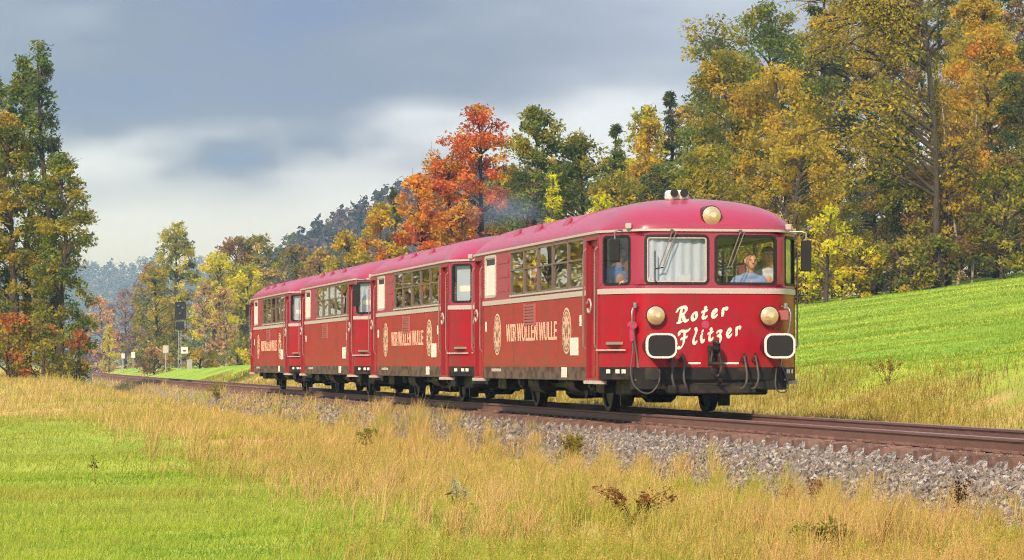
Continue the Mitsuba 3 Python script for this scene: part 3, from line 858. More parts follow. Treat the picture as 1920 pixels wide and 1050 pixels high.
lens = trimesh.creation.revolve([(0, 0.045), (0.06, 0.038), (0.10, 0.022), (0.135, 0.0)], sections=28)
lens.apply_transform(trimesh.transformations.rotation_matrix(PI / 2, [1, 0, 0]))
lens.apply_translation([0.0, -0.05, 2.90])
put(tl + '__lens', lens, 'lamp_lens', 60, to_world=cars[0][1])
put(tl + '__bulb', onto(extrude(Point(0, 0).buffer(0.04), 0.006), (0.015, -0.094, 2.91), (1, 0, 0), (0, 0, 1)), 'lamp_bright', to_world=cars[0][1])
hn = own(0, 'horn_box', bx(-0.42, -0.10, 0.98, 1.22, roof_z(-0.26, 1.1) - 0.02, roof_z(-0.26, 1.1) + 0.135, 0.03), 'white_paint')
for u in (-0.34, -0.19):
    put(hn + '__horn', cat([cyl((u, 1.0, roof_z(-0.26, 1.1) + 0.085), (u, 0.90, roof_z(-0.26, 1.1) + 0.085), 0.03, 14, 0.062)]), 'rubber', 40, to_world=cars[0][1])
own(0, 'tail_lamp_box', cat([bx(1.02, 1.16, -0.05, 0.12, 1.37, 1.52, 0.015)]), 'louvre_paint')
own(0, 'tail_lamp_box', cat([cyl((-1.17, 0.10, 1.30), (-1.17, -0.02, 1.30), 0.06, 12), bx(-1.20, -1.14, 0.0, 0.09, 1.06, 1.30, 0.01)]), 'pink_badge', 40)
own(0, 'cable_loop', tube(curve([(-1.16, 0.05, 1.06), (-1.20, -0.02, 0.70), (-1.14, -0.06, 0.40), (-0.96, -0.08, 0.31), (-0.82, -0.06, 0.42), (-0.78, 0.0, 0.66)], 28), 0.013, 6), 'grey_hose', 60)
own(0, 'cable_loop', tube(curve([(0.98, 0.02, 0.70), (0.95, -0.05, 0.50), (1.0, -0.06, 0.33), (1.10, -0.05, 0.33), (1.14, -0.02, 0.48), (1.06, 0.05, 0.70)], 28), 0.012, 6), 'grey_hose', 60)
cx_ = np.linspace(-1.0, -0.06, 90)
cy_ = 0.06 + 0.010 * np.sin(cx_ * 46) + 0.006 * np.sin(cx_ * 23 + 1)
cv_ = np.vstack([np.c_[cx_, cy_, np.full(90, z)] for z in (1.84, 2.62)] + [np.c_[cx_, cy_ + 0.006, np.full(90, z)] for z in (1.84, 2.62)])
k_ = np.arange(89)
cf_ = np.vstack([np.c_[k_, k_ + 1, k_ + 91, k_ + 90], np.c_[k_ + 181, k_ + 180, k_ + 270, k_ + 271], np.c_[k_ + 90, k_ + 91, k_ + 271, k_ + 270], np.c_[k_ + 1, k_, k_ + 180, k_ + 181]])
own(0, 'added_reflection_sheet', (cv_, cf_), 'pane_blue', 60)  # added wavy sheet; its folds and pale blue stand in for sky reflection
own(0, 'paper_sheet', bx(-0.48, -0.30, 0.035, 0.040, 1.88, 2.04), 'pale_shirt')
own(0, 'paper_sheet', bx(-0.98, -0.90, 0.035, 0.040, 1.88, 2.0), 'pale_shirt')
own(0, 'exhaust_pipe', cat([cyl((-0.50, 11.7, 2.95), (-0.50, 11.7, 3.30), 0.085, 16), cyl((-0.50, 11.7, 3.27), (-0.50, 11.7, 3.32), 0.11, 16)]), 'black_iron', 40)
own(1, 'exhaust_pipe', cat([cyl((-0.35, 3.4, 3.00), (-0.35, 3.4, 3.30), 0.10, 16)]), 'black_iron', 40)
own(0, 'hand_wheel', cat([tube([(0.16 + 0.15 * math.cos(q), 0.30, 1.98 + 0.15 * math.sin(q)) for q in np.linspace(0, 2 * PI, 20)], 0.014, 6), cyl((0.16, 0.26, 1.80), (0.16, 0.30, 1.98), 0.025, 8)]), 'steel', 60)


def in_car(px, py, y):
    """Local u, z of what is seen at the pixel, y metres behind the leading car's nose plane."""
    a = (px - 960) / F
    u = (a * (Y0 + math.cos(TH) * y) - X0 + math.sin(TH) * y) / (math.cos(TH) - a * math.sin(TH))
    Z = Y0 + u * math.sin(TH) + math.cos(TH) * y
    return u, EYE - (py - HZ) * Z / F


# ------------------------------------------------------------------ people in the cab
MF = manifold3d.Manifold


def ball(c, r, n=20):
    return MF.sphere(r, min(n, 14)).translate([float(q) for q in c])


def limb(pts):
    """Hulls of the spheres at successive joints, joined."""
    out = []
    for (a, ra), (b, rb) in zip(pts[:-1], pts[1:]):
        out.append(MF.batch_hull([ball(a, ra), ball(b, rb)]))
    return out


def solid(ms, size=0.03, smooth=4):
    m = MF.batch_boolean(ms, manifold3d.OpType.Add).refine_to_length(size)
    q = m.to_mesh()
    t = trimesh.Trimesh(q.vert_properties[:, :3], q.tri_verts)
    trimesh.smoothing.filter_taubin(t, iterations=smooth)
    return t


def person(label, head, lean, hands, shirt, hair, skin='skin', turn=0.0, seated=True, bald=False):
    """A seated figure facing the nose of the car (local -y). head: centre of the head; lean: how far the chest is bent forwards; hands: left and right hand points."""
    key = thing('person', label, 'person')
    M = cars[0][1]
    h = np.array(head, float)
    neck = h + [0, 0.03, -0.15]
    chest = neck + [0, 0.04 + 0.3 * lean, -0.20]
    pelvis = chest + [0, 0.06 + lean * 0.5, -0.33]
    V = lambda *q: np.array(q, float)  # noqa: E731
    body, sh, tro = [], [], []
    ct, st = math.cos(turn), math.sin(turn)
    rot = lambda q: h + V(ct * q[0] - st * q[1], st * q[0] + ct * q[1], q[2])  # noqa: E731
    cran = MF.batch_hull([ball(rot((0, 0.02, 0.035)), 0.088), ball(rot((0, -0.03, 0.02)), 0.078), ball(rot((0, 0.045, 0.02)), 0.075)])
    jaw = MF.batch_hull([ball(rot((0.035, -0.03, -0.02)), 0.055), ball(rot((-0.035, -0.03, -0.02)), 0.055), ball(rot((0, -0.055, -0.085)), 0.032), ball(rot((0, 0.0, -0.06)), 0.05)])
    nose = MF.batch_hull([ball(rot((0, -0.098, 0.02)), 0.010, 10), ball(rot((0, -0.118, -0.02)), 0.014, 10), ball(rot((0, -0.09, -0.025)), 0.018, 10)])
    lips = MF.batch_hull([ball(rot((0.022, -0.083, -0.055)), 0.010, 10), ball(rot((-0.022, -0.083, -0.055)), 0.010, 10)])
    ears = [MF.batch_hull([ball(rot((q * 0.088, 0.01, 0.02)), 0.016, 10), ball(rot((q * 0.086, 0.0, -0.025)), 0.011, 10)]) for q in (-1, 1)]
    body += [cran, jaw, nose, lips, *ears] + limb([(h + [0, 0.02, -0.06], 0.058), (neck, 0.056), (chest + [0, 0, 0.12], 0.062)])
    body += limb([(chest, 0.12), (pelvis, 0.12)])
    sh += [MF.batch_hull([ball(chest + [q * 0.11, 0, 0.03], 0.105) for q in (-1, 1)] + [ball(pelvis + [q * 0.08, 0, 0.02], 0.105) for q in (-1, 1)] + [ball(chest + [q * 0.165, 0.0, 0.085], 0.062) for q in (-1, 1)]), MF.batch_hull([ball(neck + [0, 0.01, -0.05], 0.07), ball(chest + [0.10, 0, 0.09], 0.07), ball(chest + [-0.10, 0, 0.09], 0.07)])]
    for q, hand in zip((-1, 1), hands):
        hand = np.array(hand, float)
        s_ = chest + [q * 0.185, 0.0, 0.075]
        d = hand - s_
        L = np.linalg.norm(d)
        reach = min(L, 0.52)
        hand = s_ + d / L * reach
        bend = math.sqrt(max(0.0, 0.27 ** 2 - (reach / 2) ** 2))
        el = s_ + (hand - s_) / 2 + V(q * 0.5, 0.35, -0.8) * bend / 1.0
        body += limb([(s_, 0.055), (el, 0.044), (hand, 0.030)])
        sh += limb([(s_, 0.074), (el, 0.058), (el + (hand - el) * 0.72, 0.046)])
        f = (hand - el) / np.linalg.norm(hand - el)
        side_ = np.cross(f, [0, 0, 1.0])
        side_ /= np.linalg.norm(side_) + 1e-9
        up_ = np.cross(side_, f)
        palm = MF.batch_hull([ball(hand + side_ * 0.025, 0.014, 10), ball(hand - side_ * 0.025, 0.014, 10), ball(hand + f * 0.08 + side_ * 0.032, 0.012, 10), ball(hand + f * 0.08 - side_ * 0.032, 0.012, 10)])
        body.append(palm)
        for k, (o, ln) in enumerate(((-0.031, 0.062), (-0.011, 0.075), (0.011, 0.080), (0.031, 0.070))):
            b0_ = hand + f * 0.075 + side_ * o
            b1_ = b0_ + f * ln * 0.5 - up_ * 0.012
            b2_ = b1_ + f * ln * 0.35 - up_ * 0.030
            body += [MF.batch_hull([ball(b0_, 0.009, 8), ball(b1_, 0.0085, 8)]), MF.batch_hull([ball(b1_, 0.0085, 8), ball(b2_, 0.0075, 8)])]
        t0_, t1_ = hand + f * 0.025 - side_ * q * 0.03, hand + f * 0.065 - side_ * q * 0.062 - up_ * 0.015
        body += [MF.batch_hull([ball(t0_, 0.012, 8), ball(t1_, 0.009, 8)])]
    for q in (-1, 1):
        hip = pelvis + [q * 0.09, 0, -0.03]
        if seated:
            knee, ank = hip + [q * 0.04, -0.42, 0.02], hip + [q * 0.04, -0.40, -0.42]
        else:
            knee, ank = hip + [q * 0.01, -0.03, -0.42], hip + [q * 0.01, 0.02, -0.84]
        ank[2] = max(ank[2], 1.13)
        knee[1], ank[1] = max(knee[1], 0.36 if hip[1] > 0.5 else 0.30), max(ank[1], 0.42)
        body += limb([(hip, 0.075), (knee, 0.055), (ank, 0.042)]) + [MF.batch_hull([ball(ank, 0.045), ball(ank + [0, -0.12, -0.035], 0.032), ball(ank + [0, 0.03, -0.03], 0.035)])]
        tro += limb([(hip, 0.098), (knee, 0.072), (ank + [0, 0, 0.03], 0.058)])
    tro.append(MF.batch_hull([ball(pelvis + [q * 0.08, 0, -0.02], 0.112) for q in (-1, 1)]))
    put(key + '__body', solid(body, 0.034, 3), skin, True, to_world=M)
    put(key + '__shirt', solid(sh, 0.045, 3), shirt, True, to_world=M)
    put(key + '__trousers', solid(tro, 0.05, 3), 'trousers', True, to_world=M)
    if bald:
        hm = [MF.batch_hull([ball(rot((q * 0.075, 0.03, 0.02)), 0.022, 10), ball(rot((q * 0.06, 0.08, 0.0)), 0.03, 10), ball(rot((0, 0.10, 0.0)), 0.026, 10)]) for q in (-1, 1)]
    else:
        hm = [MF.batch_hull([ball(rot((0, 0.035, 0.060)), 0.088), ball(rot((0, -0.015, 0.075)), 0.066), ball(rot((0, 0.06, 0.0)), 0.075)])]
    put(key + '__hair', solid(hm, 0.03, 2), hair, True, to_world=M)
    for q in (-1, 1):
        put(key + '__eye', trimesh.creation.icosphere(1, 0.012).apply_translation(rot((q * 0.033, -0.098, 0.020))), 'eye_dark', True, to_world=M)
    return key


u, z = in_car(1408, 490, 0.36)
person('balding driver in a blue shirt looking out of the right front window', (u, 0.36, z), 0.05, ((u - 0.30, 0.20, z - 0.38), (u + 0.20, 0.22, z - 0.42)), 'blue_shirt', 'hair_dark', turn=0.1, bald=True)
u, z = in_car(1441, 480, 0.58)
person('dark-haired man in a pale shirt sitting behind the driver', (u, 0.58, z), 0.0, ((u - 0.1, 0.36, z - 0.5), (u + 0.1, 0.36, z - 0.5)), 'pale_shirt', 'hair_dark', 'skin')
u, z = in_car(1163, 476, 1.10)
person('man in a dark blue jacket behind the left corner window', (u, 1.10, z), 0.0, ((u - 0.1, 0.8, z - 0.5), (u + 0.2, 1.0, z - 0.55)), 'navy_jacket', 'hair_dark', 'skin_dark')
u, z = in_car(1182, 504, 0.72)
person('bald person in a white shirt bent low at the left corner window', (u, 0.72, z), 0.25, ((u - 0.2, 0.45, z - 0.25), (u + 0.2, 0.45, z - 0.3)), 'white_shirt', 'hair_dark', turn=0.3, bald=True)
u, z = in_car(1475, 506, 1.05)
u = min(u, 1.06)
person('red-haired person in a pale green top behind the right corner window', (u, 1.05, z), 0.0, ((u - 0.2, 0.75, z - 0.5), (u - 0.02, 0.75, z - 0.5)), 'mint_top', 'hair_red', turn=-0.2)

# ------------------------------------------------------------------ trees
P('forest_floor', (0.06, 0.055, 0.03), 0.95)
PAL = {
    'olive': [(0.150, 0.145, 0.020), (0.22, 0.190, 0.024), (0.10, 0.115, 0.020)],
    'green': [(0.095, 0.130, 0.022), (0.15, 0.165, 0.026), (0.07, 0.100, 0.022)],
    'dark': [(0.040, 0.062, 0.026), (0.062, 0.080, 0.028), (0.052, 0.056, 0.024)],
    'lime': [(0.28, 0.26, 0.024), (0.36, 0.30, 0.024), (0.19, 0.20, 0.024)],
    'yellow': [(0.52, 0.36, 0.016), (0.46, 0.34, 0.020), (0.34, 0.28, 0.020)],
    'gold': [(0.37, 0.265, 0.026), (0.29, 0.225, 0.024), (0.23, 0.195, 0.026)],
    'ochre': [(0.26, 0.198, 0.028), (0.20, 0.170, 0.026), (0.30, 0.215, 0.026)],
    'orange': [(0.42, 0.185, 0.026), (0.35, 0.145, 0.026), (0.33, 0.195, 0.026)],
    'red': [(0.34, 0.092, 0.034), (0.27, 0.070, 0.030), (0.38, 0.125, 0.030)],
    'rust': [(0.26, 0.090, 0.028), (0.20, 0.075, 0.026), (0.32, 0.130, 0.026)],
    'brown': [(0.165, 0.100, 0.040), (0.120, 0.080, 0.036), (0.20, 0.130, 0.040)],
    'pink': [(0.36, 0.215, 0.125), (0.28, 0.170, 0.105), (0.42, 0.26, 0.13)],
    'mauve': [(0.17, 0.110, 0.105), (0.14, 0.098, 0.100), (0.21, 0.135, 0.105)],
}
PAL = {k: [tuple(np.clip(np.array(c) * 2.2 + 0.008, 0, 0.8)) for c in v] for k, v in PAL.items()}
LEAF_TOTAL = [0]


def leaf_mesh(pos, size, cols, rg, long=1.7, flat=0.35):
    """One rhombic leaf, folded a little along its rib, per position."""
    n = len(pos)
    d = rg.normal(0, 1, (n, 3))
    d[:, 2] = d[:, 2] * 0.7 - 0.25
    d /= np.linalg.norm(d, axis=1, keepdims=True)
    w = rg.normal(0, 1, (n, 3))
    w[:, 2] *= flat
    w -= d * (w * d).sum(1, keepdims=True)
    w /= np.linalg.norm(w, axis=1, keepdims=True) + 1e-9
    k = np.cross(d, w)
    sz = (size * (0.5 + 1.15 * rg.uniform(0, 1, n) ** 1.8))[:, None]
    v = np.stack([pos, pos + d * sz * 0.5 + w * sz * 0.5 / long + k * sz * 0.10, pos + d * sz, pos + d * sz * 0.5 - w * sz * 0.5 / long + k * sz * 0.10], 1)
    f = (np.array([[0, 1, 2], [0, 2, 3]])[None] + 4 * np.arange(n)[:, None, None]).reshape(-1, 3)
    LEAF_TOTAL[0] += 2 * n
    return (v.reshape(-1, 3), f), np.repeat(np.clip(cols, 0, 1), 4, 0)


def envelope(kind, h):
    h = np.clip(h, 0, 1)
    if kind == 'cone':
        return np.maximum(0.04, (1 - h) ** 0.72) * np.where(h < 0.08, 0.7 + h * 3.75, 1)
    if kind == 'column':
        return np.sqrt(np.clip(1 - h ** 2.6, 0, 1)) * np.where(h < 0.15, 0.75 + h * 1.67, 1)
    if kind == 'spire':
        return np.clip(1.05 * (1 - h) ** 0.62, 0, 1) * np.where(h < 0.12, 0.75 + h * 2, 1)
    c = {'round': 0.50, 'high': 0.62, 'low': 0.32}.get(kind, 0.5)
    return np.sqrt(np.clip(1 - np.where(h > c, (h - c) / (1 - c), (c - h) / (c * 1.15)) ** 2, 0, 1))


def tree(name, label, category, kind, px, top, Y, hw, pal, crown0=0.12, dens=1.0, leaf=None, lean=0.0, bark='bark', clump=None, group=None, second=None, mixed=0.0, twigs=0, base=None, seed=None, sink=0.0, gap=1.0, xdir=None, root=None):
    """px, top: where the crown's middle and its top are seen; hw: half the crown's width in the same pixels, at distance Y."""
    key = thing(name, label, category, group)
    rg = np.random.default_rng(seed if seed is not None else int(abs(px) * 7 + top * 3 + Y))
    x, y, zt = at(px if root is None else root, top, Y)
    zb = float(height(x, y)) - 0.05 - sink
    H, R = zt - zb, hw / F * Y
    H = max(H, 0.6)
    shift = 0.0 if root is None else (px - root) / F * Y
    z0 = crown0 * H
    Hc = H - z0
    leaf = leaf or 0.00104 * Y
    # trunk
    tt = np.linspace(0, 1, 9)
    wob = np.cumsum(rg.normal(0, 0.012 * H, (9, 2)), axis=0) * tt[:, None]
    tk = np.stack([x + wob[:, 0] + lean * H * tt ** 1.5 + shift * 0.5 * tt ** 2, y + wob[:, 1], zb + tt * H * (0.96 if kind in ('cone', 'spire') else 0.86)], -1)
    r0 = 0.014 * H + 0.05
    trunk = tube(tk, r0 * (1 - 0.86 * tt) + 0.012, 9)
    put(key + '__trunk', trunk, bark, True)

    def trunk_at(h):
        q = np.clip(h * H / (tk[-1, 2] - zb), 0, 1)
        return np.stack([np.interp(q, tt, tk[:, k]) for k in range(3)], -1)

    # clumps in the envelope, joined to the trunk by limbs
    rc = clump or max(0.42, 0.17 * R + 0.16)
    rc = min(rc, 0.5 * R + 0.1)
    area = 2 * PI * R * Hc * 0.62
    nc = int(np.clip(gap * 1.35 * area / (PI * rc * rc), 14, 240))
    h = rg.uniform(0, 1, nc) ** 0.85
    rr = rg.uniform(0.25, 1, nc) ** 0.45
    az = rg.uniform(0, 2 * PI, nc) + np.arange(nc) * 2.399
    lump = 0.80 + 0.40 * meshkit.fbm(np.stack([np.cos(az) * 1.6 + px, np.sin(az) * 1.6, h * 3.5], -1), 2, int(px) % 91)
    er = envelope(kind, h) * R * rr * lump
    c = trunk_at((z0 + h * Hc) / H)
    c[:, 2] = zb + z0 + h * Hc
    cx = c + np.stack([np.cos(az) * er + shift * 0.5, np.sin(az) * er, 0 * er], -1)
    if kind in ('cone', 'spire'):
        cx[:, 2] -= 0.22 * er
    limbs = []
    nl = min(nc, 46)
    for i in rg.permutation(nc)[:nl]:
        e = cx[i]
        hb = np.clip((e[2] - zb - (0.0 if kind in ('cone', 'spire') else 0.55) * er[i]) / H, 0.06, 0.93)
        s = trunk_at(np.array(hb))
        m = s * 0.45 + e * 0.55 + [0, 0, (0.10 if kind not in ('cone', 'spire') else 0.04) * er[i]]
        pts = curve([s, m, e], 6)
        limbs.append(tube(pts, np.linspace(0.25 * r0 + 0.012, 0.012, 6), 5, caps=False))
    if not twigs and kind not in ('cone', 'spire') and Y < 190:
        twigs = 45
    if twigs:
        for i in rg.integers(0, nc, twigs):  # noqa
            d = rg.normal(0, 1, 3) * [1, 1, 0.7] + [0, 0, 0.5]
            d = d / np.linalg.norm(d) * rc * rg.uniform(0.8, 1.9)
            limbs.append(tube([cx[i], cx[i] + d * 0.5 + rg.normal(0, 0.05, 3), cx[i] + d], [0.016, 0.011, 0.005], 3, caps=False))
    put(key + '__limbs', cat(limbs), 'twig' if twigs else bark, True)
    labels[key + '__limbs'] = {'label': 'branches inside the crown', 'kind': 'stuff'}
    # leaves
    n = int(dens * 1.65 * area / (0.30 * leaf * leaf))
    n = int(np.clip(n, 300, 46000))
    w = rg.uniform(0.6, 1.4, nc)
    w /= w.sum()
    ci = rg.choice(nc, n, p=w)
    g = rg.normal(0, 1, (n, 3))
    g = g / (np.linalg.norm(g, axis=1, keepdims=True) + 1e-9) * rg.uniform(0, 1, (n, 1)) ** 0.45
    g *= np.array([1, 1, 0.72 if kind not in ('cone', 'spire') else 0.5]) * rc * (rg.uniform(0.75, 1.25, nc) * (np.clip(1.25 - 0.8 * h, 0.42, 1) if kind in ('cone', 'spire') else 1))[ci][:, None]
    pos = cx[ci] + g
    hh = (pos[:, 2] - zb - z0) / Hc
    keep = (hh > -0.12) & (hh < 1.03)
    pos, ci = pos[keep], ci[keep]
    n = len(pos)
    pa = np.array(PAL[pal])
    base_c = pa[rg.integers(0, len(pa), nc)]
    if second:
        ps = np.array(PAL[second])
        alt = meshkit.fbm(cx / (0.9 * R + 0.5) + px, 2, 5) + 0.15 * rg.normal(0, 1, nc) < mixed
        base_c = np.where(alt[:, None], ps[rg.integers(0, len(ps), nc)], base_c)
    col = base_c[ci] * (0.72 + 0.30 * rg.uniform(0, 1, (nc, 1))[ci] + 0.28 * rg.uniform(0, 1, (n, 1)))
    m, cc = leaf_mesh(pos, leaf, col, rg, 3.4 if kind in ('cone', 'spire') else 1.6)
    put(key + '__crown', m, 'leaf', False, color=cc)
    return key


# forest edge behind the field on the right, from the big oak outwards
tree('oak_tree', 'tall loose green oak crown standing highest against the sky above the train', 'tree', 'high', 1335, 22, 168, 82, 'green', 0.30, 0.62, second='olive', mixed=0.45, gap=0.62, clump=0.72, twigs=60)
tree('oak_tree', 'green oak at the top edge right of the highest loose oak', 'tree', 'round', 1455, 12, 176, 91, 'green', 0.2, 0.9, second='olive', mixed=0.4)
tree('pine_tree', 'dark pine at the top edge behind the tall oaks', 'tree', 'spire', 1530, -60, 184, 91, 'dark', 0.1, 1.0)
tree('oak_tree', 'dull green tree rising out of frame behind the golden beech', 'tree', 'round', 1640, -90, 182, 134, 'olive', 0.1, 0.9, second='ochre', mixed=0.5)
tree('maple_tree', 'golden olive tree below the tall loose oak', 'tree', 'round', 1395, 100, 160, 85, 'ochre', 0.2, 1.0, second='olive', mixed=0.5)
tree('maple_tree', 'yellow olive rounded tree directly above the train nose', 'tree', 'low', 1330, 275, 153, 75, 'gold', 0.1, 0.9, second='olive', mixed=0.6)
tree('maple_tree', 'amber tree left of the beech with the bare limbs', 'tree', 'round', 1470, 125, 158, 97, 'gold', 0.15, 0.9, second='ochre', mixed=0.5, twigs=40)
tree('maple_tree', 'golden ochre tree low behind the train front corner', 'tree', 'low', 1475, 245, 152, 87, 'ochre', 0.1, 0.9, second='gold', mixed=0.5, twigs=40)
tree('spruce_tree', 'dark green spruce on the forest edge below the leaning beech', 'tree', 'cone', 1640, 290, 151, 95, 'dark', 0.05, 0.8, second='olive', mixed=0.5)
tree('lime_tree', 'olive brown tree at the field edge right of the spruce', 'tree', 'low', 1712, 300, 150, 87, 'olive', 0.1, 0.9, second='brown', mixed=0.5, twigs=60)
tree('rust_tree', 'brown half bare tree at the right end of the forest edge', 'tree', 'round', 1778, 230, 149, 70, 'brown', 0.1, 0.55, second='ochre', mixed=0.5, twigs=140)
tree('orange_tree', 'golden tree high at the right edge', 'tree', 'round', 1850, -30, 165, 75, 'gold', 0.2, 1.15, second='ochre', mixed=0.45)
tree('oak_tree', 'tall dark oak filling the right edge behind the birches', 'tree', 'round', 1745, -110, 178, 109, 'olive', 0.05, 0.8, second='brown', mixed=0.5, twigs=80)
tree('maple_tree', 'dull gold tree beyond the right end of the forest edge', 'tree', 'round', 1870, 60, 156, 91, 'ochre', 0.1, 0.9, second='orange', mixed=0.4)
tree('oak_tree', 'dark olive tree at the far right of the forest edge', 'tree', 'round', 1935, 60, 153, 91, 'olive', 0.05, 0.9, second='dark', mixed=0.5)
tree('oak_tree', 'olive tree at the far right edge in front of the darker one', 'tree', 'low', 1880, 290, 148, 75, 'olive', 0.05, 0.9, second='brown', mixed=0.4)
tree('hazel_bush', 'bright yellow loose bush directly right of the train front', 'bush', 'round', 1548, 392, 147, 48, 'yellow', 0.04, 0.55, gap=0.9, clump=0.42)
tree('hazel_bush', 'orange yellow bush at the foot of the spruce on the field edge', 'bush', 'low', 1610, 445, 147, 50, 'gold', 0.02, 0.8, second='yellow', mixed=0.45)
tree('hazel_bush', 'olive bush low on the field edge right of the yellow ones', 'bush', 'low', 1690, 440, 147, 58, 'olive', 0.02, 0.9, second='ochre', mixed=0.4)
tree('hazel_bush', 'brownish bush on the field edge under the half bare brown tree', 'bush', 'low', 1762, 440, 147, 45, 'brown', 0.02, 0.8, second='olive', mixed=0.5, twigs=80)
tree('hazel_bush', 'small golden bush against the train right mirror', 'bush', 'low', 1512, 470, 149, 34, 'yellow', 0.02, 0.7, second='ochre', mixed=0.5)


def beech():
    """The golden beech whose dark limbs sweep out to the left."""
    key = thing('beech_tree', 'golden beech with long dark bare limbs sweeping out to the left', 'tree')
    rg = np.random.default_rng(77)
    Y = 147.5
    x, y, _ = at(1752, 300, Y)
    zb = float(height(x, y)) - 0.1
    ztop = at(0, -70, Y)[2]
    H = ztop - zb
    tt = np.linspace(0, 1, 10)
    tk = np.stack([x + 0.25 * np.sin(tt * 3) - 0.9 * tt ** 2, y + 0 * tt, zb + tt * H], -1)
    put(key + '__trunk', tube(tk, 0.15 * (1 - 0.75 * tt) + 0.02, 10), 'bark', True)
    ends, limbs = [], []
    spec = []
    for i in range(34):
        q = rg.uniform(0.24, 0.95)
        left = rg.uniform() < 0.86
        spec.append((q, (-1 if left else 0.45) * rg.uniform(2.2, 7.2) * (1 - 0.35 * q), rg.uniform(-2.6, 1.6), rg.uniform(0.25, 0.62)))
    for q, dx, dy, up in spec:
        s = np.array([np.interp(q, tt, tk[:, k]) for k in range(3)])
        e = s + [dx, dy, abs(dx) * up]
        m1 = s + [dx * 0.32, dy * 0.3, abs(dx) * up * 0.52]
        m2 = s + [dx * 0.68, dy * 0.7, abs(dx) * up * 0.92]
        c = curve([s, m1, m2, e + [0, 0, -0.12 * abs(dx)]], 14)
        c += np.cumsum(rg.normal(0, 0.02, c.shape), 0)
        limbs.append((c, 0.105 * (1.2 - q)))
        for _ in range(9):
            i0 = rg.integers(4, 13)
            d = (c[min(i0 + 1, 13)] - c[i0 - 1])
            d = d / np.linalg.norm(d) + rg.normal(0, 0.42, 3) + [0, 0, -0.05]
            d = d / np.linalg.norm(d) * rg.uniform(0.7, 2.1)
            c2 = curve([c[i0], c[i0] + d * 0.5 + rg.normal(0, 0.07, 3), c[i0] + d + [0, 0, -0.18]], 8)
            limbs.append((c2, 0.030))
            ends.append(c2)
        ends.append(c[5:])
    for c, r in limbs:
        k = put(key + '__limb', tube(c, np.linspace(r + 0.012, 0.008, len(c)), 5), 'bark', True) if r > 0.032 else None
    put(key + '__twigs', cat([tube(c, np.linspace(r + 0.006, 0.005, len(c)), 4, caps=False) for c, r in limbs if r <= 0.032]), 'bark', True)
    labels[key + '__twigs'] = {'label': 'fine dark twigs', 'kind': 'stuff'}
    P_ = np.vstack(ends)
    n = 12500
    pos = P_[rg.integers(0, len(P_), n)] + rg.normal(0, 1, (n, 3)) * [0.34, 0.34, 0.22] - [0, 0, 0.10]
    pa = np.array(PAL['gold'] + PAL['ochre'] + [(0.42, 0.20, 0.025)])
    f = meshkit.fbm(pos / 1.7, 2, 9)
    col = pa[np.clip((f * 9 - 1.2 + rg.normal(0, 0.8, n)).astype(int), 0, 6)] * rg.uniform(0.75, 1.2, (n, 1))
    m, cc = leaf_mesh(pos, 0.15, col, rg)
    put(key + '__crown', m, 'leaf', False, color=cc)


beech()


def birch(label, px, top, Y, lean):
    key = thing('birch_tree', label, 'tree')
    rg = np.random.default_rng(int(px))
    x, y, zt = at(px, top, Y)
    zb = float(height(x, y)) - 0.1
    tt = np.linspace(0, 1, 12)
    H = zt - zb
    tk = np.stack([x + lean * tt ** 1.4 + 0.08 * np.sin(tt * 9), y + 0 * tt, zb + H * tt], -1)
    put(key + '__trunk', tube(tk, 0.060 * (1 - 0.8 * tt) + 0.01, 8), 'birch_bark', True)
    ms, pts = [], []
    for i in range(70):
        q = rg.uniform(0.3, 1)
        s = np.array([np.interp(q, tt, tk[:, k]) for k in range(3)])
        d = np.array([rg.normal(), rg.normal(), 0.5]) * rg.uniform(0.4, 0.9) * (1.25 - q)
        c = curve([s, s + d * 0.6 + [0, 0, 0.1], s + d + [0, 0, -0.15]], 7)
        ms.append(tube(c, np.linspace(0.022, 0.005, 7), 4, caps=False))
        pts.append(c[2:])
    put(key + '__limbs', cat(ms), 'twig', True)
    P_ = np.vstack(pts)
    n = 2200
    pos = P_[rg.integers(0, len(P_), n)] + rg.normal(0, 0.12, (n, 3))
    pa = np.array(PAL['gold'] + PAL['brown'])
    m, cc = leaf_mesh(pos, 0.12, pa[rg.integers(0, 6, n)], rg)
    put(key + '__crown', m, 'leaf', False, color=cc)


birch('thin birch with a pale leaning trunk at the right edge of the wood', 1796, 150, 148.5, -0.9)
birch('slender pale birch right of the leaning one at the wood edge', 1822, 120, 149, 0.3)

# the row behind the train, right to left
tree('pine_tree', 'dark blue green pine left of the tall loose oak', 'tree', 'spire', 1262, 172, 172, 48, 'dark', 0.12, 1.0, second='green', mixed=0.35)
tree('birch_wood_tree', 'small yellow green tree top left of the dark pine', 'tree', 'round', 1228, 205, 178, 46, 'lime', 0.2, 0.8, second='gold', mixed=0.4)
tree('larch_tree', 'golden larch between the green spruce and the dark pine', 'tree', 'column', 1196, 226, 170, 39, 'gold', 0.12, 0.75, second='orange', mixed=0.3)
tree('spruce_tree', 'pointed green spruce behind the train left of the golden larch', 'tree', 'cone', 1146, 233, 173, 59, 'dark', 0.08, 1.0, second='green', mixed=0.5)
tree('lime_tree', 'yellow green tree left of the pointed spruce', 'tree', 'round', 1088, 250, 168, 62, 'olive', 0.1, 1.0, second='green', mixed=0.4)
tree('lime_tree', 'olive tree behind the train between spruce and yellow bushes', 'tree', 'low', 1160, 320, 160, 80, 'olive', 0.05, 0.9, second='ochre', mixed=0.4)
tree('pine_tree', 'green pine low right above the railcar roof', 'tree', 'round', 1235, 300, 163, 62, 'green', 0.05, 0.9, second='dark', mixed=0.5)
tree('oak_tree', 'broad olive green tree right beside the red tree', 'tree', 'round', 1003, 204, 166, 70, 'olive', 0.1, 1.15, second='green', mixed=0.5)
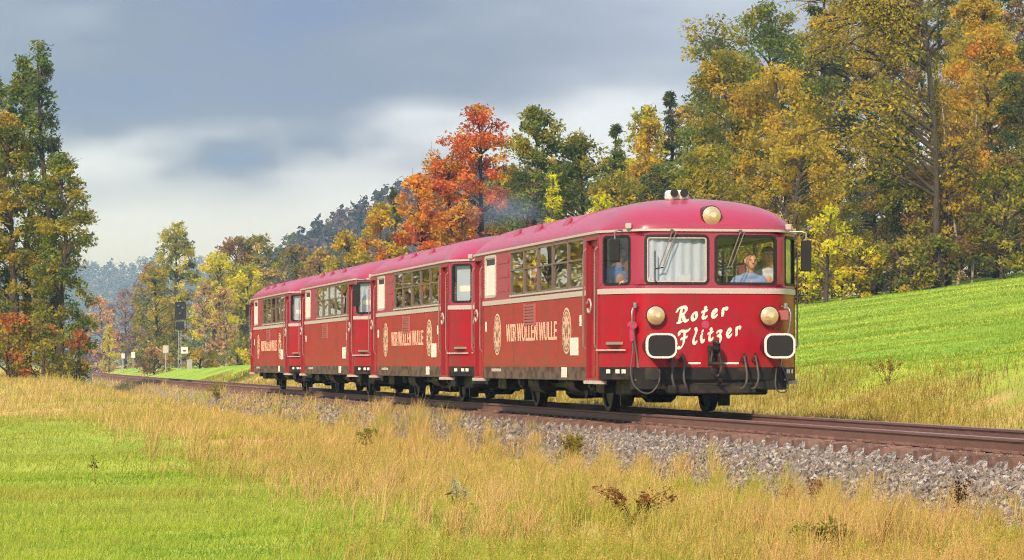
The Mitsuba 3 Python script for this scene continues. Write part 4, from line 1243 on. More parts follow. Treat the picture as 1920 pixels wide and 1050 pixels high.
tree('oak_tree', 'deep green lower tree right of the red tree trunk', 'tree', 'low', 985, 320, 158, 65, 'green', 0.05, 0.9, second='dark', mixed=0.4)
tree('red_oak_tree', 'tall scarlet tree, the reddest in the row behind the train', 'tree', 'high', 903, 203, 160, 56, 'red', 0.12, 1.05, second='orange', mixed=0.42, gap=1.1, clump=0.44)
tree('red_oak_tree', 'red orange tree forming the left shoulder of the scarlet tree', 'tree', 'round', 848, 258, 158, 54, 'red', 0.1, 1.0, second='orange', mixed=0.5, clump=0.42)
tree('red_oak_tree', 'lower orange tree at the left foot of the scarlet tree', 'tree', 'round', 790, 330, 156, 52, 'orange', 0.08, 1.0, second='red', mixed=0.4, clump=0.42)
tree('red_oak_tree', 'orange brown low tree right under the scarlet crown', 'tree', 'low', 880, 380, 152, 44, 'orange', 0.05, 0.8, second='rust', mixed=0.5, clump=0.4)
tree('maple_tree', 'amber tree left of the orange ones at the foot of the ridge', 'tree', 'low', 712, 385, 164, 50, 'gold', 0.08, 1.0, second='orange', mixed=0.4)
tree('pine_tree', 'small dark pine peeking out above the amber tree', 'tree', 'spire', 742, 342, 190, 24, 'dark', 0.1, 0.9)
tree('hazel_bush', 'bright yellow pointed bush above the second window of the front railcar', 'bush', 'spire', 1038, 325, 140, 29, 'yellow', 0.03, 0.6, clump=0.36)
tree('hazel_bush', 'small yellow bush right of the pointed yellow one', 'bush', 'low', 1122, 362, 140, 30, 'yellow', 0.03, 0.6, second='lime', mixed=0.4, clump=0.36)
tree('maple_tree', 'ochre tree behind the third railcar roof', 'tree', 'low', 655, 440, 190, 54, 'ochre', 0.05, 0.9, second='gold', mixed=0.4)

# trees left of the train, in the distance
tree('poplar_tree', 'tall olive yellow tree standing alone left of the train end', 'tree', 'column', 332, 418, 330, 46, 'olive', 0.06, 1.1, second='lime', mixed=0.5, leaf=0.30)
tree('poplar_tree', 'yellow olive tree at the left foot of the tall lone tree', 'tree', 'low', 298, 500, 320, 44, 'ochre', 0.05, 1.0, second='olive', mixed=0.5, leaf=0.30)
tree('maple_tree', 'bright yellow tree right of the tall olive one', 'tree', 'round', 398, 474, 310, 41, 'yellow', 0.10, 0.9, second='lime', mixed=0.3, leaf=0.28)
tree('maple_tree', 'round yellow green tree beside the last railcar', 'tree', 'round', 458, 500, 300, 41, 'lime', 0.08, 1.0, second='yellow', mixed=0.4, leaf=0.28)
tree('oak_tree', 'olive brown tree behind the yellow trees', 'tree', 'round', 432, 448, 345, 54, 'olive', 0.08, 1.0, second='brown', mixed=0.5, leaf=0.30)
tree('oak_tree', 'ochre brown tree top above the last railcar', 'tree', 'round', 498, 446, 345, 54, 'ochre', 0.08, 1.0, second='olive', mixed=0.5, leaf=0.30, twigs=60)
tree('oak_tree', 'brown olive tree above the roof of the last railcar', 'tree', 'low', 552, 462, 330, 52, 'brown', 0.08, 1.0, second='olive', mixed=0.5, leaf=0.30)
tree('oak_tree', 'dull golden tree between the last and third railcar roofs', 'tree', 'low', 602, 470, 310, 49, 'ochre', 0.08, 1.0, second='brown', mixed=0.4, leaf=0.30)
tree('spruce_tree', 'blue green spruce right behind the end of the last railcar', 'tree', 'cone', 482, 560, 262, 28, 'dark', 0.03, 1.0, leaf=0.26)
tree('birch_tree', 'pale pinkish half bare birches beside the signal', 'tree', 'round', 385, 530, 285, 24, 'pink', 0.05, 0.35, leaf=0.22, twigs=260, bark='birch_bark')
tree('birch_tree', 'pale pinkish bare tree between signal and last railcar', 'tree', 'round', 425, 540, 285, 24, 'pink', 0.05, 0.35, leaf=0.22, twigs=260, bark='birch_bark')
tree('bare_tree', 'mauve leafless tree left of the tall lone tree', 'tree', 'round', 272, 492, 420, 28, 'mauve', 0.05, 0.5, leaf=0.3, twigs=260)
tree('bare_tree', 'mauve brown leafless tree under the blue hill', 'tree', 'low', 236, 545, 430, 39, 'mauve', 0.05, 0.7, leaf=0.3, twigs=260)
tree('bare_tree', 'pink brown leafless tree nearest the left tree wall', 'tree', 'low', 198, 560, 420, 36, 'pink', 0.05, 0.6, leaf=0.3, twigs=200)
tree('bare_tree', 'grey green thicket tree behind the signal foot', 'tree', 'low', 300, 585, 400, 40, 'olive', 0.03, 0.9, second='mauve', mixed=0.5, leaf=0.3)
tree('hazel_bush', 'golden yellow bush where the track disappears', 'bush', 'spire', 205, 610, 390, 20, 'yellow', 0.02, 1.0, second='gold', mixed=0.4, leaf=0.28)
tree('hazel_bush', 'dusky brown bush right of the golden one by the track', 'bush', 'low', 262, 618, 400, 38, 'mauve', 0.02, 1.0, second='olive', mixed=0.5, leaf=0.28)
tree('hazel_bush', 'olive brown scrub under the lone tall tree', 'bush', 'low', 330, 640, 340, 34, 'brown', 0.02, 1.0, second='olive', mixed=0.5, leaf=0.28)
tree('hazel_bush', 'pinkish scrub in front of the pale birches', 'bush', 'low', 405, 640, 300, 40, 'pink', 0.02, 0.8, second='brown', mixed=0.5, leaf=0.25, twigs=60)
tree('hazel_bush', 'dark green scrub beside the end of the last railcar', 'bush', 'low', 470, 640, 275, 30, 'olive', 0.02, 1.0, second='dark', mixed=0.5, leaf=0.25)
tree('hazel_bush', 'grey mauve thicket left where the rails vanish', 'bush', 'low', 160, 640, 430, 40, 'brown', 0.02, 1.0, second='mauve', mixed=0.5, leaf=0.3)

tree('hazel_bush', 'low olive bush on the green strip behind the signal box', 'bush', 'low', 375, 652, 255, 30, 'ochre', 0.0, 1.0, second='olive', mixed=0.5, leaf=0.22)
tree('hazel_bush', 'low brown bush beside the cream sign', 'bush', 'low', 290, 654, 268, 34, 'brown', 0.0, 1.0, second='pink', mixed=0.5, leaf=0.22)
tree('hazel_bush', 'low mauve bush between the white signs and the signal', 'bush', 'low', 270, 645, 345, 30, 'mauve', 0.0, 1.0, second='olive', mixed=0.5, leaf=0.26)
tree('hazel_bush', 'low olive bush in front of the blue green spruce', 'bush', 'low', 445, 655, 240, 36, 'olive', 0.0, 1.0, second='lime', mixed=0.5, leaf=0.22)
# the wall of trees at the left edge
tree('alder_tree', 'tall dark narrow tree rising to the top left corner', 'tree', 'column', 108, 82, 156, 36, 'dark', 0.05, 0.85, second='green', mixed=0.5, clump=0.42, gap=0.9)
tree('alder_tree', 'olive green tree at the left edge in front of the dark tall one', 'tree', 'column', 112, 292, 148, 60, 'olive', 0.04, 1.15, second='green', mixed=0.4)
tree('alder_tree', 'olive tree further left at the picture edge', 'tree', 'column', 30, 215, 150, 66, 'olive', 0.04, 1.1, second='ochre', mixed=0.4)
tree('alder_tree', 'tall green tree at the far left edge', 'tree', 'column', 50, 110, 158, 50, 'green', 0.04, 0.9, second='olive', mixed=0.4)
tree('alder_tree', 'dark tree leaving the picture on the left', 'tree', 'column', -30, 140, 155, 62, 'green', 0.04, 0.9, second='dark', mixed=0.4)
tree('hazel_bush', 'rust red bush at the foot of the left tree wall', 'bush', 'low', 146, 622, 144, 25, 'rust', 0.02, 0.9, second='olive', mixed=0.50, sink=0.2)
tree('hazel_bush', 'olive and rust bush left of the rust one under the tall trees', 'bush', 'low', 80, 610, 143, 42, 'olive', 0.02, 0.9, second='rust', mixed=0.35, sink=0.2)
tree('hazel_bush', 'olive bush at the far left under the tall trees', 'bush', 'low', 15, 590, 143, 45, 'olive', 0.02, 0.9, second='rust', mixed=0.45, sink=0.2)

# the same wall of trees goes on to the left of the frame, where the train's side windows mirror it
for i, (px, tp, pal, sec) in enumerate(((-120, 180, 'olive', 'lime'), (-230, 230, 'gold', 'olive'), (-340, 160, 'lime', 'olive'), (-460, 240, 'ochre', 'yellow'), (-580, 200, 'olive', 'gold'), (-700, 260, 'gold', 'lime'), (-830, 190, 'ochre', 'olive'), (-960, 240, 'yellow', 'olive'), (-1100, 220, 'olive', 'lime'), (-1260, 250, 'gold', 'ochre'), (-1430, 230, 'lime', 'olive'))):
    tree('lineside_tree', ('olive', 'golden', 'lime green', 'ochre', 'dull olive', 'amber', 'brownish', 'yellow', 'deep olive', 'old gold', 'pale lime')[i] + ' tree beyond the left edge of the picture, mirrored in the train windows', 'tree', 'round', px, tp, 150, 105, pal, 0.02, 0.6, second=sec, mixed=0.5, leaf=0.38)

# more of the wood, behind its front row
rg_w = np.random.default_rng(5)
WOOD = ['olive ' 'tree deep in the wood behind ' + w for w in ('the broad olive tree', 'the deep green lower tree', 'the yellow green tree', 'the pointed spruce', 'the golden larch', 'the dark blue green pine', 'the yellow olive rounded tree', 'the golden olive tree under the loose oak', 'the amber tree', 'the long limbed beech', 'the lower beech limbs', 'the half bare brown tree', 'the golden tree at the right edge', 'the right picture edge', 'the dark olive tree at the right edge', 'the outermost right olive tree')]
for i, (px, tp, hw, pal, sec, lab) in enumerate(((1500, 455, 55, 'olive', 'dark', 'shady olive undergrowth bush behind the small golden bush'), (1580, 430, 60, 'brown', 'olive', 'brown undergrowth bush behind the bright yellow bush'), (1650, 420, 60, 'olive', 'gold', 'olive gold undergrowth bush under the spruce'), (1730, 425, 60, 'dark', 'olive', 'dark undergrowth bush under the beech trunk'), (1800, 410, 60, 'olive', 'brown', 'olive undergrowth bush under the birches'), (1860, 430, 60, 'brown', 'dark', 'brown undergrowth bush at the right edge of the wood'), (1930, 420, 60, 'olive', 'dark', 'olive undergrowth bush beyond the right edge of the wood'), (1420, 440, 60, 'ochre', 'olive', 'ochre undergrowth bush above the train roof at the right'))):
    tree('undergrowth_bush', lab, 'bush', 'low', px, tp, 156 + (i % 3) * 3, hw, pal, 0.0, 0.8, second=sec, mixed=0.5, leaf=0.22)
for i in range(16):
    px = 960 + i * 66 + rg_w.uniform(-15, 15)
    tp = np.interp(px, [930, 1060, 1200, 1250, 1300, 1400, 2000], [300, 300, 285, 245, 200, 90, -60]) + rg_w.uniform(-10, 25)
    tree('woodland_tree', WOOD[i], 'tree', 'round', px, tp, 205 + rg_w.uniform(-8, 12), 62, ('olive', 'ochre', 'green', 'brown')[i % 4], 0.03, 0.55, leaf=0.30, second=('dark', 'olive')[i % 2], mixed=0.45, group='woodland trees behind the front row')

# ------------------------------------------------------------------ far wooded hills


def hill(name, label, Y, xs_px, tops_px, depth, pal, n, size, seed):
    """A ridge whose crest is seen at the given pixels; its wood covers it as one mass."""
    key = numbered(name)
    labels[key] = {'label': label, 'kind': 'structure'}
    xs = np.linspace(min(xs_px), max(xs_px), 80)
    top = np.interp(xs, xs_px, tops_px)
    X = (xs - 960) / F * Y
    Zt = EYE + (HZ - top) / F * Y - size * 0.8
    prof = np.array([(-1.0, 0.0), (-0.75, 0.22), (-0.5, 0.5), (-0.25, 0.82), (0, 1.0), (0.4, 0.9), (1.2, 0.0)])
    V = np.array([[(x, Y + d * depth, -3 + (z + 3) * hh) for d, hh in prof] for x, z in zip(X, Zt)])
    ni, nj = V.shape[:2]
    ii, jj = np.meshgrid(np.arange(ni - 1), np.arange(nj - 1), indexing='ij')
    q0 = ii * nj + jj
    q = np.stack([q0, q0 + nj, q0 + nj + 1, q0 + 1], -1).reshape(-1, 4)
    put(key, (V.reshape(-1, 3), np.vstack([q[:, [0, 1, 2]], q[:, [0, 2, 3]]])), 'forest_floor', True)
    rg = np.random.default_rng(seed)
    t = rg.uniform(0, 1, n)
    d = rg.uniform(-0.95, 0.15, n)
    x = np.interp(t, np.linspace(0, 1, 80), X)
    z = -3 + (np.interp(t, np.linspace(0, 1, 80), Zt) + 3) * np.interp(d, prof[:, 0], prof[:, 1])
    y = Y + d * depth
    con = rg.uniform(0, 1, n) < 0.78
    lv = 130
    hh = rg.uniform(0, 1, (n, lv))
    r = np.where(con[:, None], (1 - hh) * 0.42, np.sqrt(np.clip(1 - (2 * hh - 1) ** 2, 0, 1)) * 0.5) * size * rg.uniform(0.7, 1.0, (n, lv))
    a = rg.uniform(0, 2 * PI, (n, lv))
    hs = size * rg.uniform(0.8, 1.35, (n, 1))
    pos = np.stack([x[:, None] + r * np.cos(a), y[:, None] + r * np.sin(a), z[:, None] + hh * hs], -1).reshape(-1, 3)
    pa = np.array(sum((PAL[p] for p in pal), []))
    c = np.where(con[:, None], np.array(PAL['dark'])[rg.integers(0, 3, n)], pa[rg.integers(0, len(pa), n)])
    col = np.repeat(c, lv, 0) * 0.7 * rg.uniform(0.85, 1.15, (n * lv, 1))
    m, cc = leaf_mesh(pos, size * 0.14, col, rg, 1.4)
    k = numbered('hill_forest')
    put(k, m, 'leaf', False, color=cc)
    labels[k] = {'label': label.replace('hill', 'forest covering the hill'), 'category': 'forest', 'kind': 'stuff'}


hill('hill', 'wooded hill rising behind the third railcar', 900, [440, 520, 560, 600, 640, 680, 720, 800, 900, 1010], [520, 482, 462, 438, 415, 398, 380, 350, 330, 330], 130, ['brown', 'mauve', 'olive'], 480, 11.0, 3)
hill('hill', 'blue distant wooded hill beyond the left trees', 3000, [-150, 60, 180, 225, 260, 300, 360, 450, 560], [520, 512, 508, 503, 500, 494, 492, 500, 520], 420, ['olive', 'brown', 'mauve'], 560, 22.0, 4)

# ------------------------------------------------------------------ grasses


def grass(key, label, zone, dens, zmin, zmax, h0, h1, wid, pals, spread=0.17, seed=1, bend=0.55, power=2.0, seedheads=0.0, cat_='grass', fleck=0.0, hmul=None, tussock=0.0):
    """Blades over the ground seen between zmin and zmax metres where zone(s, u, x, y) says so: one object, nobody could count them."""
    rg = np.random.default_rng(seed)
    # distances drawn with density ~ Y / Y^power
    edges = np.linspace(zmin, zmax, 400)
    wgt = edges * (25.0 / edges) ** power
    tot = dens * 2 * spread * np.trapezoid(wgt, edges)
    n = int(tot)
    cdf = np.cumsum(wgt)
    Y = np.interp(rg.uniform(0, 1, n), cdf / cdf[-1], edges)
    X = rg.uniform(-spread, spread, n) * Y
    s, u = lane(X, Y)
    keep = zone(s, u, X, Y, rg)
    X, Y, s, u = X[keep], Y[keep], s[keep], u[keep]
    n = len(X)
    if tussock > 0:
        cell = 0.34 * np.clip(Y / 30, 1, 3)
        ci, cj = np.floor(X / cell).astype(np.int64), np.floor(Y / cell).astype(np.int64)
        hs1 = ((ci * 73856093) ^ (cj * 19349663)) & 0xFFFF
        r1, r2, r3 = (hs1 % 251) / 251.0, (hs1 % 241) / 241.0, (hs1 % 239) / 239.0
        pull = np.where(rg.uniform(0, 1, n) < tussock, rg.uniform(0.35, 0.85, n), 0.0)
        tx_, ty_ = (ci + 0.2 + 0.6 * r1) * cell, (cj + 0.2 + 0.6 * r2) * cell
        X, Y = X + (tx_ - X) * pull, Y + (ty_ - Y) * pull
        s, u = lane(X, Y)
        tall = np.where(pull > 0, 0.62 + 0.85 * r3, 0.85)
        tone = np.where(pull > 0, (r2 - 0.5) * 0.34, 0.0)
    else:
        tall, tone = 1.0, 0.0
    z = height(X, Y) - 0.02
    pp = np.stack([X, Y, 0 * X], -1)
    f1 = meshkit.fbm(pp / 1.3, 3, seed + 1)
    f2 = meshkit.fbm(pp / 5.0 + 7, 2, seed + 2)
    f3 = meshkit.fbm(pp / 0.5 + 3, 2, seed + 3)
    hgt = (h0 + (h1 - h0) * np.clip(0.5 + 2.4 * (0.45 * f1 + 0.35 * f2 + 0.2 * f3 - 0.5) + rg.normal(0, 0.16, n), 0, 1)) * rg.uniform(0.75, 1.2, n) * tall
    lodged = sstep(0.56, 0.68, meshkit.fbm(pp / 2.3 + 11, 3, seed + 4)) if tussock > 0 else 0.0
    hgt = hgt * (1 - 0.30 * lodged)
    if hmul is not None:
        hgt = hgt * hmul(s, u)
    w = np.maximum(wid, 0.62 * Y / 3324.0) * rg.uniform(0.7, 1.4, n)
    a = rg.uniform(0, 2 * PI, n)
    b = a + rg.normal(0, 0.8, n) + PI / 2
    k = rg.uniform(0.15, 1.0, n) * bend * (1 + 1.1 * lodged)
    wind = np.array([0.18, 0.0])
    dx, dy = np.cos(b) * k + wind[0] * bend, np.sin(b) * k
    ex, ey = np.cos(a) * w / 2, np.sin(a) * w / 2
    z0 = z
    v = np.empty((n, 5, 3))
    m = 0.55
    for i, (q, sd, ww) in enumerate(((0, -1, 1), (0, 1, 1), (m, -1, 0.75), (m, 1, 0.75), (1, 0, 0))):
        off = q ** 1.8 * hgt
        v[:, i, 0] = X + dx * off + sd * ex * ww
        v[:, i, 1] = Y + dy * off + sd * ey * ww
        v[:, i, 2] = z0 + hgt * q * (1 - 0.25 * k * q)
    f = (np.array([[0, 1, 3], [0, 3, 2], [2, 3, 4]])[None] + 5 * np.arange(n)[:, None, None]).reshape(-1, 3)
    pa = np.array(pals)
    mixv = np.clip(0.5 + 3.4 * (0.45 * f2 + 0.35 * f1 + 0.2 * f3 - 0.5) + rg.normal(0, 0.13, n) + tone, 0, 0.9999) * (len(pa) - 1)
    i0 = mixv.astype(int)
    tt = (mixv - i0)[:, None]
    col = pa[i0] * (1 - tt) + pa[np.minimum(i0 + 1, len(pa) - 1)] * tt
    if fleck > 0:
        fl = rg.uniform(0, 1, n) < fleck
        col[fl] = col[fl] * np.array([0.5, 0.42, 0.5])
    col = col * rg.uniform(0.78, 1.2, (n, 1))
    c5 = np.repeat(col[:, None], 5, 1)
    c5[:, :2] *= np.array([0.80, 0.86, 0.8])                           # blade bases are darker and a little greener
    vs, fs, cs = [v.reshape(-1, 3)], [f], [c5.reshape(-1, 3)]
    if seedheads > 0:
        hs = np.nonzero((rg.uniform(0, 1, n) < seedheads) & (Y < 75))[0]
        tip = v[hs, 4]
        kx = 4
        pos = np.repeat(tip, kx, 0) + rg.normal(0, 1, (len(hs) * kx, 3)) * [0.012, 0.012, 0.035]
        hc = np.repeat(pa[rg.integers(0, len(pa), len(hs))] * [1.08, 0.93, 0.85], kx, 0)
        (hv, hf), hcol = leaf_mesh(pos, 0.017, hc, rg, 2.6)
        fs.append(hf + 5 * n)
        vs.append(hv)
        cs.append(hcol)
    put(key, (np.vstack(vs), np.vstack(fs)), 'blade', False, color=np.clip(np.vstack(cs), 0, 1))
    labels[key] = {'label': label, 'category': cat_, 'kind': 'stuff'}
    return n


def lower_at_edge(s, u):
    return np.clip(0.62 + 0.45 * (-2.3 - u) / 0.9, 0.6, 1.0) * (1 - sstep(0, 14, s)) + sstep(0, 14, s)


def edge_noise(X, Y):
    return 3.0 * (meshkit.fbm(np.stack([X, Y, 0 * X], -1) / 4.5, 3, 41) - 0.5) + 1.6 * (meshkit.fbm(np.stack([X, Y, 0 * X], -1) / 1.2, 2, 43) - 0.5)


def zone_dry(s, u, X, Y, rg):
    e = -6.75 - 7.0 * sstep(38, 80, s) + edge_noise(X, Y)
    soft = rg.normal(0, 0.55, len(u))
    lower = rg.uniform(0, 1, len(u)) < np.clip((np.interp(s, [-12, 0, 6, 14, 24], [-2.08, -2.0, -1.82, -1.56, -1.36]) - u + 0.9 * (meshkit.fbm(np.stack([X, Y, 0 * X], -1) / 0.9, 2, 44) - 0.5)) / 0.5, 0, 1)
    return (u < -1.3) & (u > e + soft) & lower & (u > -17)


def zone_lawn(s, u, X, Y, rg):
    e = -6.75 - 7.0 * sstep(38, 80, s) + edge_noise(X, Y)
    return (u < e + 0.6 + rg.normal(0, 0.7, len(u)))


def zone_bank(s, u, X, Y, rg):
    e = 5.5 + 2.4 * (meshkit.fbm(np.stack([X, Y, 0 * X], -1) / 4.0, 3, 45) - 0.5)
    return (u > 2.25) & (u < e + rg.normal(0, 0.5, len(u)))


def zone_field(s, u, X, Y, rg):
    return (u > 4.9 + rg.uniform(0, 1.2, len(u))) & (Y + 0 * u < 147) & (rg.uniform(0, 1, len(u)) < 0.9)


DRY = [(0.48, 0.49, 0.08), (0.74, 0.59, 0.17), (0.42, 0.44, 0.07), (0.78, 0.61, 0.20), (0.86, 0.59, 0.29), (0.86, 0.56, 0.30), (0.62, 0.41, 0.17), (0.82, 0.62, 0.23), (0.48, 0.49, 0.08), (0.78, 0.62, 0.20), (0.56, 0.37, 0.13), (0.82, 0.60, 0.24), (0.50, 0.50, 0.09)]
LAWN = [(0.24, 0.39, 0.034), (0.44, 0.57, 0.065), (0.58, 0.62, 0.11), (0.34, 0.50, 0.045), (0.62, 0.62, 0.15), (0.36, 0.48, 0.06), (0.52, 0.52, 0.10)]
counts = [
    grass('dry_grass', 'tall straw coloured dry grass along the near side of the track', zone_dry, 1300, 19, 62, 0.12, 0.40, 0.0042, DRY, seed=21, seedheads=0.20, fleck=0.11, hmul=lower_at_edge, tussock=0.62),
    grass('dry_grass_001', 'straw coloured grass strip beside the track in the distance', zone_dry, 900, 62, 230, 0.16, 0.46, 0.006, DRY, seed=22, power=2.15, tussock=0.3),
    grass('lawn_grass', 'short yellow green meadow grass at the lower left', zone_lawn, 1250, 19, 60, 0.05, 0.15, 0.0042, LAWN, seed=23, bend=0.9, fleck=0.03),
    grass('lawn_grass_001', 'short yellow green meadow grass further back on the left', zone_lawn, 600, 60, 130, 0.05, 0.16, 0.006, LAWN, seed=24, bend=0.9),
    grass('bank_grass', 'rough dry grass on the bank beyond the track', zone_bank, 1300, 40, 200, 0.08, 0.30, 0.006, [(0.26, 0.25, 0.045), (0.52, 0.43, 0.09), (0.58, 0.42, 0.13), (0.36, 0.33, 0.05), (0.56, 0.48, 0.10), (0.40, 0.27, 0.09)], seed=25, fleck=0.10),
    grass('field_grass', 'short bright green grass of the sloping field on the right', zone_field, 1100, 55, 148, 0.04, 0.11, 0.006, [(0.17, 0.32, 0.022), (0.28, 0.42, 0.032), (0.40, 0.48, 0.05), (0.24, 0.39, 0.028), (0.44, 0.49, 0.07), (0.20, 0.34, 0.024)], seed=26, bend=0.9),
]
print('grass blades', counts, 'leaf triangles', LEAF_TOTAL[0])

# ------------------------------------------------------------------ single weeds in the dry grass


def ground_at(px, py, zlift=0.0):
    """Where the ray of a pixel meets the ground."""
    Y = np.linspace(18, 400, 6000)
    X = (px - 960) / F * Y
    z = EYE + (HZ - py) / F * Y
    i = np.argmax(z <= height(X, Y) + zlift)
    return float(X[i]), float(Y[i]), float(height(X[i], Y[i]))


def weed(name, label, category, px, py, hgt, n_st, pal, head, seed, spread=0.30, leafy=0):
    key = thing(name, label, category)
    rg = np.random.default_rng(seed)
    x, y, z = ground_at(px, py)
    stems, hp, lp = [], [], []
    for i in range(n_st):
        a = rg.uniform(0, 2 * PI)
        h = hgt * rg.uniform(0.65, 1.0)
        o = np.array([x + rg.normal(0, 0.04), y + rg.normal(0, 0.04), z - 0.02])
        d = np.array([math.cos(a), math.sin(a), 0]) * spread * rg.uniform(0.2, 1.0)
        c = curve([o, o + d * 0.35 + [0, 0, h * 0.55], o + d + [0, 0, h]], 9)
        stems.append(tube(c, np.linspace(0.007, 0.003, 9), 4))
        t0 = 0.55 if head == 'dock' else 0.85
        q = rg.uniform(t0, 1.0, 60)
        P_ = np.stack([np.interp(q, np.linspace(0, 1, 9), c[:, k]) for k in range(3)], -1)
        hp.append(P_ + rg.normal(0, 1, P_.shape) * (0.022 if head == 'dock' else 0.028))
        if leafy:
            q = rg.uniform(0.05, 0.85, leafy)
            lp.append(np.stack([np.interp(q, np.linspace(0, 1, 9), c[:, k]) for k in range(3)], -1) + rg.normal(0, 0.03, (leafy, 3)))
    put(key + '__stems', cat(stems), 'weed_stem', True)
    pos = np.vstack(hp)
    m, cc = leaf_mesh(pos, 0.026, np.array(pal)[rg.integers(0, len(pal), len(pos))] * rg.uniform(0.75, 1.2, (len(pos), 1)), rg, 1.3)
    put(key + '__seed_heads', m, 'leaf', False, color=cc)
    labels[key + '__seed_heads'] = {'label': 'dry seed heads', 'kind': 'stuff'}
    if leafy:
        labels[key + '__leaves'] = {'label': 'stem leaves', 'kind': 'stuff'}
        pos = np.vstack(lp)
        pl = np.array([(0.16, 0.19, 0.025), (0.26, 0.24, 0.03), (0.30, 0.20, 0.04)])
        m, cc = leaf_mesh(pos, 0.09, pl[rg.integers(0, 3, len(pos))], rg, 2.2)
        put(key + '__leaves', m, 'leaf', False, color=cc)


P('weed_stem', (0.22, 0.14, 0.05), 0.8)
DOCK = [(0.34, 0.14, 0.055), (0.24, 0.10, 0.04), (0.44, 0.21, 0.08)]
weed('dock_plant', 'wide rust brown dock clump in the foreground right of centre', 'weed', 1185, 985, 0.36, 9, DOCK, 'dock', 1, 0.42, 3)
weed('dock_plant', 'upright rust brown dock below the train right buffer', 'weed', 1525, 955, 0.42, 4, DOCK, 'dock', 2, 0.14, 3)
weed('dock_plant', 'small brown dock left of the upright one', 'weed', 1470, 965, 0.30, 3, DOCK, 'dock', 3, 0.14, 2)
weed('dock_plant', 'dark dry stalks at the right picture edge', 'weed', 1795, 975, 0.38, 3, [(0.10, 0.05, 0.03)], 'dock', 5, 0.1)
weed('dock_plant', 'brown seed stalks on the bank right of the train', 'weed', 1668, 722, 0.55, 7, DOCK, 'dock', 6, 0.4, 3)
weed('yarrow_plant', 'pale white flowering stalk in the middle of the dry grass', 'weed', 862, 965, 0.36, 3, [(0.62, 0.60, 0.48), (0.5, 0.48, 0.36)], 'umbel', 7, 0.12, 4)
weed('thistle_plant', 'dark thin stalk standing alone in the meadow at the left', 'weed', 188, 912, 0.42, 1, [(0.07, 0.06, 0.03)], 'dock', 8, 0.08, 4)
weed('goldenrod_plant', 'tall yellow green plant at the edge of the gravel', 'weed', 1072, 868, 0.46, 10, [(0.42, 0.34, 0.03), (0.30, 0.28, 0.03)], 'dock', 9, 0.18, 14)
weed('nettle_plant', 'dark green leafy plant in the foreground grass right', 'weed', 1540, 1040, 0.24, 8, [(0.20, 0.21, 0.03)], 'umbel', 10, 0.30, 16)
weed('nettle_plant', 'green leafy weed in the grass left of centre', 'weed', 702, 842, 0.36, 8, [(0.20, 0.22, 0.03)], 'umbel', 12, 0.35, 16)
weed('nettle_plant', 'yellow green tuft overlapping the rails left of the train', 'weed', 408, 752, 0.62, 9, [(0.36, 0.33, 0.03)], 'umbel', 13, 0.45, 14)

# ------------------------------------------------------------------ the air
scene['haze_air'] = {'type': 'homogeneous', 'albedo': {'type': 'rgb', 'value': [0.95, 0.95, 0.95]}, 'sigma_t': {'type': 'rgb', 'value': [1.4e-4, 2.2e-4, 3.9e-4]}}
scene['haze'] = {'type': 'cube', 'bsdf': {'type': 'null'}, 'interior': {'type': 'ref', 'id': 'haze_air'}, 'to_world': T().translate([0, 1500, 59]).scale([6000, 7000, 64])}
labels['haze'] = {'label': 'thin pale autumn haze over the valley', 'category': 'haze', 'kind': 'stuff'}
gz_, gy_, gx_ = np.meshgrid(np.linspace(0, 1, 24), np.linspace(0, 1, 64), np.linspace(0, 1, 20), indexing='ij')
pth = 0.12 + 0.26 * np.sqrt(gy_)
wid_ = 0.10 + 0.26 * gy_
den = np.exp(-((gz_ - pth) ** 2 / (wid_ ** 2 * 0.5)) - ((gx_ - 0.5) ** 2 / (0.02 + 0.05 * gy_))) * (1 - gy_) ** 0.7
den = den * np.clip(2.4 * meshkit.fbm(np.stack([gx_ * 3, gy_ * 7, gz_ * 3.5], -1), 4, 8) - 0.55, 0, 2)
den = den * np.clip(np.minimum(np.minimum(gz_, 1 - gz_), np.minimum(gx_, 1 - gx_)) / 0.08, 0, 1) * np.clip(np.minimum(gy_, 1 - gy_) / 0.03, 0, 1)
sm_M = cars[0][1] @ T().translate([-1.5, 11.6, 3.22]).scale([2.0, 5.2, 1.4])
scene['smoke_air'] = {'type': 'heterogeneous', 'albedo': {'type': 'rgb', 'value': [0.28, 0.40, 0.62]}, 'sigma_t': {'type': 'gridvolume', 'grid': mi.VolumeGrid(den.astype(np.float32)[..., None]), 'to_world': sm_M}, 'scale': 0.5}
scene['exhaust_smoke'] = {'type': 'cube', 'bsdf': {'type': 'null'}, 'interior': {'type': 'ref', 'id': 'smoke_air'}, 'exterior': {'type': 'ref', 'id': 'haze_air'}, 'to_world': sm_M @ T().translate([0.5, 0.5, 0.5]).scale([0.5, 0.5, 0.5])}
labels['exhaust_smoke'] = {'label': 'bluish exhaust smoke drifting back from the front railcar pipe', 'category': 'smoke', 'kind': 'stuff'}
scene['camera']['medium'] = {'type': 'ref', 'id': 'haze_air'}

# ------------------------------------------------------------------ signal, signs, posts
sx, sy, _ = at(337, 690, 250)
sz = float(height(sx, sy))
sg = thing('railway_signal', 'dark light signal on a lattice mast left of the train', 'signal')
M = T().translate([sx, sy, sz]).rotate([0, 0, 1], math.degrees(math.atan2(sx, -sy)) + 180)
zt = EYE + (HZ - 566) / F * 250 - sz


def spart(name, mesh, b, smooth=False):
    return put(f'{sg}__{name}', mesh, b, smooth, to_world=M)


